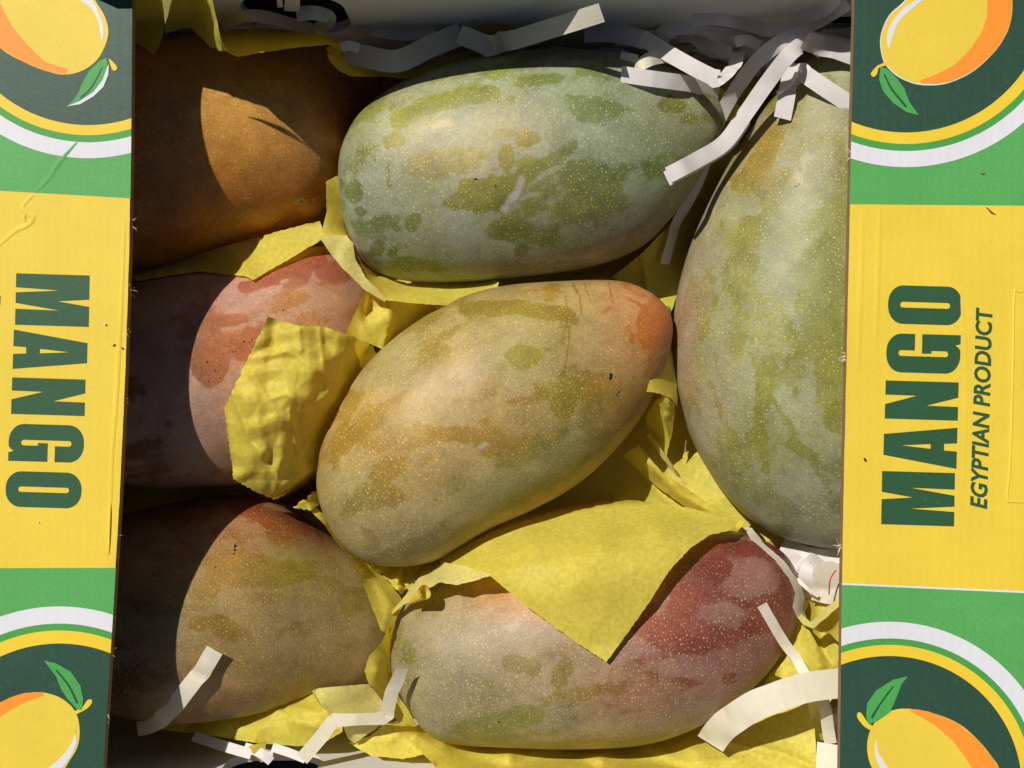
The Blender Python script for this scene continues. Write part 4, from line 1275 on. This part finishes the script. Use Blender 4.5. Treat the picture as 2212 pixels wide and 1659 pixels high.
tissue("narrow yellow tissue fold running down between the middle mango and the lower left mango",
       [dict(poly=[(672, 1104, .001), (684, 1096, -.003), (705, 1118, -.001), (722, 1152, .000), (765, 1196, -.002), (800, 1225, -.004), (838, 1255, -.003), (866, 1290, -.002), (870, 1310, .0), (852, 1345, .005), (836, 1370, .008), (822, 1360, .010), (795, 1290, .010), (768, 1218, .010), (722, 1165, .008), (702, 1135, .007)],
             crump=.0008, creases=[([(690, 1112), (760, 1205), (800, 1240)], .002, 6), ([(800, 1240), (840, 1300), (830, 1365)], .0015, 16)])])
tissue("crumpled yellow tissue knot under the bottom tip of the middle mango",
       [dict(poly=[(765, 1188, -.012), (860, 1210, -.016), (950, 1196, -.014), (958, 1214, -.008), (925, 1238, -.004), (890, 1258, -.006), (868, 1284, -.006), (842, 1262, -.004), (800, 1228, -.006)], crump=.0035, csz=22, step=5,
             creases=[([(800, 1222), (850, 1240), (870, 1275)], .003, 5), ([(870, 1205), (880, 1240)], .003, 5), ([(905, 1215), (860, 1255)], .0025, 4)])])
tissue("twisted yellow tissue ribbon hanging between the lower left mango and the red blushed mango",
       [dict(poly=[(836, 1362, .009), (848, 1338, .004), (850, 1352, .001), (846, 1400, -.002), (846, 1450, -.003), (862, 1505, -.003), (902, 1566, -.006), (888, 1584, -.004), (850, 1548, .0), (824, 1512, .006), (800, 1485, .010), (787, 1450, .011), (798, 1416, .010), (822, 1390, .009)],
             ctrl=[(815, 1450, .010), (838, 1420, .004)], crump=.0008, creases=[([(836, 1364), (838, 1420), (850, 1500)], .0015, 8)])])
tissue("pale cream yellow tissue rolled over below the lower left mango",
       [dict(poly=[(676, 1492, .008), (690, 1486, .012), (735, 1482, .014), (795, 1478, .012), (812, 1496, .010), (832, 1524, .008), (835, 1548, .006), (815, 1572, .005), (765, 1606, .004), (752, 1596, .006), (737, 1560, .009), (715, 1545, .010), (700, 1530, .011), (684, 1505, .012)], mat=M_TISP, crump=.0007, creases=[([(684, 1492), (700, 1530), (740, 1565)], .0015, 5), ([(740, 1560), (820, 1552)], -.001, 12)]),
        dict(poly=[(674, 1492, .008), (680, 1490, .011), (688, 1512, .010), (700, 1530, .009), (684, 1515, .005)], mat=M_TISS, crump=.0003)])
tissue("shaded to sunlit yellow tissue strip along the bottom edge of the lower left mango",
       [dict(poly=[(330, 1568, -.010), (430, 1552, -.010), (540, 1535, -.010), (640, 1500, -.010), (690, 1500, -.004), (705, 1535, .003), (738, 1556, .004), (740, 1580, .003), (700, 1605, .001), (640, 1612, .0), (545, 1604, -.003), (480, 1592, -.005), (440, 1586, -.006), (360, 1578, -.009)],
             ctrl=[(560, 1570, -.002), (640, 1545, .001)], crump=.0012, creases=[([(600, 1535), (640, 1560), (700, 1570), (740, 1575)], .0022, 10), ([(600, 1540), (560, 1575), (545, 1604)], .0018, 8), ([(620, 1525), (690, 1540)], .0018, 8)])])
tissue("wide yellow tissue spread along the bottom below the red blushed mango",
       [dict(poly=[(752, 1604, .0), (800, 1590, .001), (835, 1560, .001), (880, 1560, -.005), (905, 1566, -.010), (960, 1590, -.012), (1100, 1600, -.014), (1300, 1600, -.014), (1450, 1580, -.014), (1560, 1535, -.014), (1640, 1480, -.012), (1700, 1500, -.004), (1760, 1478, .002), (1757, 1540, .004), (1762, 1600, .006), (1765, 1690, .010), (1500, 1700, .009), (1250, 1690, .008), (960, 1690, .009), (935, 1650, .008), (915, 1630, .006), (870, 1640, .004), (800, 1632, .003)],
             ctrl=[(900, 1590, .0), (940, 1612, .003), (1100, 1635, .003), (1300, 1640, .003), (1500, 1620, .003), (1600, 1590, .0), (1680, 1560, .003), (960, 1600, -.001)], crump=.0012, csz=52, step=8,
             creases=[([(835, 1565), (900, 1620), (935, 1650)], .0025, 8), ([(1000, 1620), (1100, 1632), (1200, 1618), (1290, 1640)], .0022, 10), ([(1400, 1612), (1480, 1650), (1600, 1640)], .002, 9), ([(1560, 1600), (1680, 1625), (1765, 1660)], .0028, 8), ([(840, 1600), (870, 1580), (920, 1600)], .0022, 6), ([(1640, 1520), (1600, 1600)], .0016, 10)])])
tissue("sunlit bundle of yellow tissue folds between the red mango tip and the right flap",
       [dict(poly=[(1640, 1490, -.012), (1690, 1420, -.012), (1722, 1340, -.012), (1735, 1280, -.008), (1745, 1288, -.002), (1768, 1300, .002), (1812, 1284, .002), (1815, 1420, .002), (1805, 1470, .0), (1760, 1460, .002), (1720, 1475, .0), (1680, 1490, -.006)], crump=.0022, csz=30),
        dict(poly=[(1670, 1456, .002), (1682, 1442, .006), (1712, 1400, .008), (1735, 1345, .008), (1750, 1365, .010), (1770, 1400, .010), (1800, 1440, .008), (1812, 1462, .006), (1760, 1452, .010), (1720, 1466, .012), (1690, 1466, .010)], crump=.0010, creases=[([(1740, 1350), (1775, 1440)], .002, 8), ([(1700, 1420), (1760, 1455)], .0016, 8)]),
        dict(poly=[(1742, 1350, .008), (1765, 1345, .013), (1812, 1310, .012), (1815, 1390, .008), (1795, 1370, .009), (1770, 1365, .010)], crump=.0010, creases=[([(1760, 1350), (1815, 1400)], .002, 8)]),
        dict(poly=[(1728, 1322, .007), (1742, 1336, .012), (1752, 1344, .014), (1785, 1312, .014), (1818, 1286, .013), (1818, 1304, .016), (1792, 1328, .018), (1756, 1358, .018), (1736, 1350, .014), (1722, 1334, .010)], mat=M_TISP, crump=.0003)])
tissue("pale tissue edge curling round the right tip of the red blushed mango",
       [dict(poly=[(1606, 1138, -.004), (1624, 1140, -.003), (1652, 1176, .000), (1694, 1212, .002), (1730, 1262, .003), (1738, 1290, .003), (1734, 1318, .004), (1744, 1338, .004), (1722, 1334, .010), (1712, 1312, .010), (1718, 1282, .010), (1706, 1252, .010), (1676, 1212, .009), (1643, 1182, .006), (1622, 1166, .004)], mat=M_CSTRIP, over=("blush",), crump=.0004, lift=.0004),
        dict(poly=[(1640, 1150, -.010), (1662, 1165, -.008), (1700, 1210, -.006), (1735, 1262, -.006), (1748, 1300, -.004), (1735, 1330, .002), (1722, 1262, -.002), (1690, 1212, -.002)], crump=.0015, csz=20)])
tissue("yellow tissue in deep shade in the gap right of the green mango",
       [dict(poly=[(1320, 600, -.012), (1390, 545, -.010), (1450, 480, -.008), (1500, 395, -.010), (1545, 290, -.014), (1560, 180, -.018), (1640, 150, -.018), (1650, 200, -.018), (1560, 390, -.022), (1500, 520, -.020), (1462, 640, -.018), (1448, 680, -.014), (1400, 630, -.014)], crump=.002, csz=50, creases=[([(1390, 560), (1400, 640)], .003, 8), ([(1480, 440), (1430, 560)], .002, 8)]),
        dict(poly=[(1538, 196, .004), (1552, 185, .006), (1600, 232, .002), (1588, 262, -.002), (1560, 262, -.002), (1548, 236, .0)], crump=.0006)])
tissue("yellow tissue hanging in pointed folds from the top left corner over the orange mango",
       [dict(poly=[(280, -45, .022), (345, -45, .024), (350, 0, .023), (356, 48, .021), (350, 82, .019), (342, 104, .018), (332, 121, .0175), (316, 106, .017), (288, 90, .015)], crump=.0008),
        dict(poly=[(343, -45, .058), (376, -45, .060), (371, 0, .054), (364, 28, .049), (357, 53, .045), (353, 20, .049)], crump=.0003, mat=M_TISP),
        dict(poly=[(374, -45, .034), (452, -45, .058), (461, 10, .052), (468, 40, .047), (476, 80, .041), (491, 110, .034), (478, 111, .033), (452, 100, .027), (430, 78, .018), (414, 60, .015), (390, 62, .013), (357, 74, .013), (357, 50, .018), (366, 20, .022)], ctrl=[(420, 20, .028), (440, 60, .026), (452, 20, .042)], crump=.0008, creases=[([(455, -40), (466, 30), (482, 105)], .003, 5), ([(415, 60), (455, 66), (470, 40)], -.0012, 8)])])
tissue("shaded yellow tissue band with a folded front edge above the orange mango",
       [dict(poly=[(470, 72, .010), (520, 62, .008), (560, 58, .006), (650, 68, .008), (730, 80, .012), (748, 98, .018), (742, 110, .018), (708, 96, .022), (640, 103, .0275), (560, 114, .0300), (514, 123, .0295), (490, 112, .0310), (478, 96, .024)], crump=.0006, creases=[([(490, 112), (515, 119), (600, 106), (700, 92)], .0014, 4), ([(480, 86), (560, 96)], .0012, 5)]),
        dict(poly=[(704, 102, .014), (712, 100, .012), (744, 98, .016), (744, 110, .018), (735, 116, .0165), (712, 119, .015)], mat=M_TISS, crump=.0003),
        dict(poly=[(706, 117, .016), (722, 113, .013), (760, 122, .006), (820, 146, .000), (900, 150, -.004), (1000, 112, -.006), (1050, 92, -.006), (1062, 108, -.010), (960, 160, -.008), (900, 172, -.002), (830, 166, .006), (757, 165, .014), (730, 152, .017), (714, 134, .018)], crump=.0010)])
tissue("little yellow tissue corner showing behind the creased white strip at the top",
       [dict(poly=[(1018, 66, -.002), (1050, 54, .001), (1085, 56, .002), (1130, 70, .0), (1170, 96, -.004), (1100, 108, -.006), (1040, 104, -.004)], crump=.0012, csz=24)])

# ------------------------------------------------------------------ white shredded strips
GROUP_S = "shredded white paper strips"


def strip(label, path, width, mat=None, smooth=True, n=9, cross=5, bow=0.012, wobble=0.02, seed=0, taper=None, name="paper_strip", cat="paper strip", group=GROUP_S, cuts=(0, 0), cling=None):
    mat = mat or M_WSTRIP
    pts = [tuple(p) + (0,) * (4 - len(p)) for p in path]
    if smooth:
        q = catmull(pts, n)
    else:
        q = []
        for a, b in zip(pts[:-1], pts[1:]):
            for k in range(n):
                q.append(np.array(a) + (np.array(b) - np.array(a)) * k / n)
        q.append(np.array(pts[-1], float))
        q = np.array(q)
    q[:, 2] = keep_in(q[:, 0], q[:, 1], q[:, 2])
    if cling:
        for key in cling[0]:
            h = hm_at(key, q[:, 0], q[:, 1])
            q[:, 2] = np.where(h > -.25, np.maximum(q[:, 2], h + cling[1]), q[:, 2])
    w3 = np.array([P(a[0], a[1], a[2]) for a in q])
    tg = np.gradient(w3, axis=0)
    tg /= np.linalg.norm(tg, axis=1)[:, None] + 1e-12
    vs, fs = [], []
    m = len(q)
    for i in range(m):
        t = Vector(tg[i])
        view = (Vector((0, 0, D)) - Vector(w3[i])).normalized()
        s = t.cross(view)
        if s.length < 1e-4: s = Vector((1, 0, 0))
        s.normalize()
        nn = s.cross(t)
        if nn.z < 0: nn = -nn
        a = math.radians(q[i][3] + (18 * (fbm(np.array([[i * 0.22, len(label) * 1.3, 7.1]]), len(label), 2)[0] - .5) if smooth else 0))
        s2 = s * math.cos(a) + nn * math.sin(a)
        n2 = nn * math.cos(a) - s * math.sin(a)
        k = i / (m - 1)
        ww = width * KP * (D - q[i][2]) / D
        if not smooth and 0 < i < m - 1:
            d1 = Vector(w3[i + 1] - w3[i]).normalized()
            ww /= max(0.84, abs(d1.dot(t)))
        if taper: ww *= taper[0] + (taper[1] - taper[0]) * k
        wz = (fbm(np.array([[i * 0.35, seed * 1.7, 3.3]]), seed, 2)[0] - 0.5) * wobble * ww * 2
        sk = cuts[0] if i == 0 else (cuts[1] if i == m - 1 else 0)
        for j in range(cross):
            c = j / (cross - 1) - 0.5
            p = Vector(w3[i]) + s2 * (c * ww) + n2 * (bow * ww * (1 - 4 * c * c) + wz) + t * (sk * c * ww)
            vs.append(p)
    for i in range(m - 1):
        for j in range(cross - 1):
            a = i * cross + j
            fs.append((a, a + 1, a + cross + 1, a + cross))
    me_vs = vs
    zmin = min(v.z for v in vs)
    org = Vector((sum(v.x for v in vs) / len(vs), sum(v.y for v in vs) / len(vs), zmin))
    o = mesh(name, me_vs, fs, mat, smooth=True, origin=org)
    if not smooth: o.data.polygons.foreach_set("use_smooth", [False] * len(o.data.polygons))
    return tag(o, label, cat, group)


def creased(pts, d=3.0):
    """repeat corner points close together so the fold is crisp"""
    return pts


strip("creased white strip with a raised end, highest along the top edge of the box", [(992, 74, .016, 0), (1058, 100, .018, 10), (1066, 98, .022, -25), (1082, 91, .020, 0), (1112, 86, .026, 10), (1300, 27, .046, -8)], 41, M_CSTRIP, smooth=False, n=5, bow=.01)
strip("wide torn white strip sagging between the yellow band and the creased strip", [(742, 112, .010, 10), (790, 122, .012, 0), (858, 132, .016, 0), (930, 100, .014, 10), (998, 72, .012, 0)], 47, M_CSTRIP, bow=.01)
strip("torn little white end beside the yellow band's folded tip", [(738, 104, .020, 0), (752, 98, .0195, 0), (776, 104, .018, 0)], 20)
strip("long white strip looping over the right mango to a cut end on the green mango", [(1444, 378, .0250, 0), (1475, 362, .0255, 0), (1508, 344, .0205, 0), (1565, 308, .0170, 0), (1612, 243, .0200, 8), (1660, 175, .0250, 8), (1702, 121, .0310, 5), (1732, 98, .0280, 0), (1752, 106, .0230, -40), (1758, 118, .0190, -60)], 35, bow=.01)
strip("second white strip lying directly beneath the cut end of the long loop", [(1440, 386, .0236, 0), (1478, 367, .0240, 0), (1514, 347, .0188, 0), (1569, 312, .0152, 0), (1608, 258, .0180, 0)], 33, bow=.01)
strip("white strip rising behind the long loop with its lower part hanging into the dark gap", [(1745, 72, .027, 5), (1690, 90, .027, 5), (1640, 128, .020, 10), (1602, 175, .013, 15), (1562, 240, .005, 15), (1535, 305, .002, 20), (1515, 370, .006, 25), (1490, 430, -.001, 35), (1462, 480, -.006, 45), (1450, 520, -.009, 50), (1436, 570, -.012, 40)], 36, taper=(1.0, .72))
strip("short white strip end hanging straight down on the right mango beneath the loop", [(1714, 136, .020, 10), (1705, 175, .021, 10), (1698, 215, .0205, 8), (1690, 256, .0195, 5)], 37, bow=.01, cuts=(0, -.1))
strip("tiny white sliver lying across the short hanging strip", [(1722, 158, .0235, 30), (1705, 184, .0235, 40), (1678, 202, .0225, 40)], 12)
strip("white strip slanting from the loop down to the right flap edge", [(1716, 172, .018, 40), (1731, 154, .0215, 20), (1741, 162, .0225, 0), (1785, 192, .0240, 0), (1852, 236, .0245, 0)], 36, smooth=True, bow=.01)
strip("white strip from the loop's bend running to the right flap near the top", [(1738, 86, .030, -10), (1770, 98, .026, -10), (1806, 106, .024, 15), (1860, 124, .024, 0)], 42, bow=.01)
strip("grey shaded strip behind the loop's bend beside the top right corner", [(1735, 76, .022, 20), (1790, 90, .018, 20), (1860, 104, .016, 0)], 30)
strip("sunlit white strip folded in a V above the right end of the green mango", [(1385, 80, .018, 0), (1420, 101, .022, 0), (1448, 118, .025, 0), (1500, 147, .028, 0), (1548, 171, .030, 0), (1552, 170, .030, 30), (1572, 158, .026, 50), (1588, 140, .020, 40), (1594, 112, .014, 20)], 34, smooth=False, n=4, bow=.01)
strip("white strip lying flat on the right shoulder of the green mango", [(1342, 160, .026, 0), (1380, 166, .027, 0), (1416, 171, .027, 5), (1460, 177, .024, 10), (1502, 184, .018, 15), (1552, 203, .008, 20)], 34, bow=.01, cuts=(.1, 0))
strip("bent cream strip end above the flat strip on the green mango", [(1372, 158, .022, 60), (1384, 140, .024, 30), (1408, 126, .024, 0), (1440, 120, .022, 0)], 30, M_CSTRIP, bow=.01)
strip("small square of shaded white strip above the flat strip", [(1340, 123, .018, 0), (1377, 130, .018, 0)], 23, smooth=True)
strip("dark shaded strip running left from the folded V strip", [(1262, 72, .004, 10), (1320, 72, .008, 10), (1360, 78, .012, 5), (1395, 88, .016, 0)], 38)
strip("shaded strip arching over the folded V strip", [(1428, 96, .008, 30), (1434, 72, .012, 20), (1470, 56, .014, 10), (1520, 58, .013, 10), (1562, 76, .010, 10), (1600, 84, .006, 0)], 36)
strip("shaded strip bending down to a point right of the arch", [(1470, 78, .005, 20), (1510, 84, .007, 10), (1560, 108, .010, 0), (1582, 114, .012, -30)], 26, M_CSTRIP)
strip("grey strip lying level across the top between arch and loop", [(1495, 40, .002, 10), (1540, 36, .004, 10), (1600, 46, .006, 0), (1690, 68, .010, 0), (1730, 62, .010, 0)], 34)
strip("crumpled shaded strip below the level grey strip", [(1565, 72, -.002, 20), (1610, 78, .002, 0), (1650, 86, .004, 10), (1700, 92, .006, 0)], 40)
strip("cream strip tip poking out left of the loop's bend", [(1588, 92, .020, 0), (1612, 86, .021, 0), (1640, 100, .018, 0)], 22, M_CSTRIP)
strip("twisted strip end leaning on the wall near the top right corner", [(1720, 34, .012, 20), (1752, 30, .016, 0), (1782, 20, .020, -10), (1805, -2, .024, -20)], 30)
strip("shaded strip slanting up to the top right corner", [(1640, 60, -.006, 0), (1700, 54, .0, 0), (1760, 46, .006, 0), (1830, 4, .016, 0)], 36)
strip("thin pale strip hanging through the top hand hole in sunlight", [(604, -40, .030, 0), (604, 0, .022, 0), (606, 16, .016, 0)], 12, M_WSTRIP)
strip("cream strip hanging beside the thin pale strip in the top hand hole", [(630, -40, .026, 0), (632, 0, .016, 0), (630, 24, .008, 10)], 32, M_CSTRIP)
strip("shaded cream strip lying across the lower edge of the top hand hole", [(480, 58, -.004, 0), (520, 36, .002, 0), (570, 36, .006, 5), (630, 52, .006, 0), (672, 62, .008, -5)], 26, M_CSTRIP)
strip("shaded cream strip angled over the right side of the top hand hole", [(640, 30, .008, 0), (680, 28, .012, 0), (712, 40, .010, 20), (680, 70, .004, 0)], 30, M_CSTRIP)
strip("narrow strip end lying behind the wide torn strip", [(800, 66, .0, 10), (870, 76, .002, 0), (940, 70, .004, 0)], 22)
strip("strip with a crooked bend leaning over the lower left mango into the shade", [(464, 1404, .0205, 0), (452, 1424, .0203, 0), (436, 1452, .0208, 14), (424, 1464, .0200, -14), (402, 1492, .0190, 0), (378, 1524, .0170, 0), (345, 1556, .014, 8), (322, 1566, .010, 10), (296, 1571, .006, 0)], 38, M_CSTRIP, smooth=False, n=4, bow=.01)
strip("zigzag folded white strip standing between the lower left mango and the red blushed mango", [(868, 1444, .023, 30), (858, 1470, .021, 20), (846, 1496, .018, 10), (834, 1546, .013, 0), (830, 1552, .013, 30), (770, 1554, .015, 35), (724, 1556, .014, 20), (716, 1562, .014, 0), (690, 1596, .012, 0), (652, 1640, .008, 0)], 30, M_CSTRIP, smooth=False, n=4, bow=.01)
strip("thin straight white strip resting on the red tip of the bottom mango", [(1646, 1306, .0225, 0), (1670, 1348, .0205, 0), (1694, 1388, .0185, 0), (1718, 1420, .018, 0), (1730, 1440, .019, 10), (1744, 1464, .021, 0)], 22, M_CSTRIP, bow=.01)
strip("broad white strip curving from the right flap to a pointed end by the bottom mango", [(1534, 1606, .010, 0), (1560, 1572, .017, 0), (1592, 1548, .022, 0), (1630, 1524, .026, 0), (1666, 1510, .028, 0), (1710, 1494, .028, 0), (1760, 1482, .027, 0), (1850, 1472, .024, 0)], 62, M_CSTRIP, bow=.01, cuts=(.35, 0))
strip("folded cream strip end under the broad strip at the flap", [(1766, 1500, .018, 0), (1782, 1530, .014, 0), (1788, 1570, .010, 0), (1794, 1606, .008, 0)], 26, M_CSTRIP)
strip("yellowed strip going down into the dark gap by the right flap", [(1756, 1498, .012, 0), (1762, 1550, .004, 10), (1776, 1600, -.004, 0)], 24, M_TISP)
strip("short cream strip block at the bottom beside the right flap", [(1788, 1606, .012, 0), (1786, 1640, .014, 0), (1786, 1690, .016, 0)], 44, M_CSTRIP)
cs = tissue("rounded cream paper scrap with a thin red line near the right flap",
            [dict(poly=[(1752, 1296, .004), (1756, 1262, .007), (1754, 1240, .008), (1760, 1224, .008), (1776, 1214, .007), (1796, 1212, .006), (1822, 1220, .005), (1822, 1310, .005), (1784, 1304, .006)], crump=.00015, csz=40, mat=M_CSTRIP, creases=[([(1752, 1268), (1800, 1276)], -.001, 4)])], name="paper_scrap", cat="paper scrap", group=GROUP_S)
rl = strip("x", [(1791, 1284, .0130, 0), (1792, 1262, .0145, 0), (1796, 1246, .0145, 0), (1806, 1232, .0130, 0)], 3, M_RED, bow=0, wobble=0)
for k in ("label", "category", "group"): del rl[k]
rl.name = "red_line"
rl.location = rl.location - cs.location
rl.parent = cs
strip("white scrap curled under the bottom end of the big right mango", [(1690, 1176, -.012, 0), (1730, 1196, -.006, 10), (1780, 1208, -.004, 0), (1850, 1206, -.002, 0)], 40)
strip("small bright scrap beneath the big right mango's lower tip", [(1702, 1200, -.006, 0), (1722, 1218, .0, 0), (1742, 1226, .0, -30)], 36, M_WSTRIP)
strip("folded white scrap left of the scrap with the red line", [(1736, 1290, -.004, 0), (1742, 1256, .001, 0), (1752, 1226, .002, 10), (1770, 1204, -.004, 0)], 40, M_WSTRIP)
strip("thin cream strip crossing in front of the scrap with the red line", [(1722, 1250, .006, 0), (1742, 1270, .008, 0), (1768, 1288, .008, 0)], 8, M_CSTRIP)
strip("white strip end lying along the lower box wall left of the hand hole", [(418, 1590, -.006, 10), (485, 1612, -.002, 0), (543, 1629, .002, 0)], 22)
strip("small white scrap bent over the top of the lower hand hole", [(528, 1614, .000, 0), (560, 1625, .003, 0), (586, 1645, .004, 20)], 20)
strip("small yellow tissue point hanging over the lower hand hole", [(556, 1606, .003, 0), (562, 1630, .002, 0), (566, 1646, .0, 0)], 40, M_TISS, taper=(1, .1), name="tissue_scrap", cat="tissue paper", group=GROUP_T)
strip("narrow white strip leaving the lower hand hole towards the zigzag strip", [(588, 1614, .003, 0), (620, 1624, .005, 0), (660, 1640, .006, 0)], 18, M_WSTRIP)

# deep packing of shreds where nobody could count them
rs = random.Random(12)
vs, fs = [], []
REG = [(760, 1850, 20, 120, -.034, -.010, 60), (1380, 1850, 16, 110, -.014, .010, 70), (1700, 1850, 1180, 1320, -.030, -.006, 34), (1700, 1850, 1400, 1660, -.034, -.010, 24), (-60, 700, 0, 70, -.034, -.014, 24)]
for reg in REG:
    for k in range(reg[6]):
        u, v, z = rs.uniform(reg[0], reg[1]), rs.uniform(reg[2], reg[3]), rs.uniform(reg[4], reg[5])
        a = rs.gauss(0, .6) if rs.random() < .7 else rs.uniform(0, math.pi)
        Lq = rs.uniform(50, 150) * KP
        wq = rs.choice((10, 14, 20, 26, 32)) * KP / 2
        cv, tw, wv_ = rs.uniform(-2.2, 2.2), rs.uniform(-1.3, 1.3), rs.uniform(0, 6)
        p = P(u, v, z)
        prev, n_ = None, 11
        for i in range(n_):
            t = i / (n_ - 1)
            an = a + cv * (t - .5)
            d = Vector((math.cos(an), math.sin(an), .5 * math.sin(wv_ + 4 * t)))
            p = p + d * (Lq / n_)
            c = p.copy()
            c.y = min(max(c.y, Y_BOTW + .002), Y_TOPW - .0015)
            c.x = min(max(c.x, X_L + .004), X_R - .004)
            c.z = max(c.z, -.055)
            sv = Vector((-math.sin(an) * math.cos(tw * t), math.cos(an) * math.cos(tw * t), math.sin(wv_ * .3 + tw * t))).normalized()
            l_, r_ = c - sv * wq, c + sv * wq
            for x in (l_, r_): x.y = min(x.y, Y_TOPW - .001)
            vs += [l_, r_]
            if prev is not None: fs.append((prev, prev + 1, prev + 3, prev + 2))
            prev = len(vs) - 2
o = mesh("paper_shreds", vs, fs, M_WSTRIP, smooth=True, origin=(0, 0, -.05))
tag(o, "heap of shredded white paper filling the depth along the box walls", "paper shreds", kind="stuff")
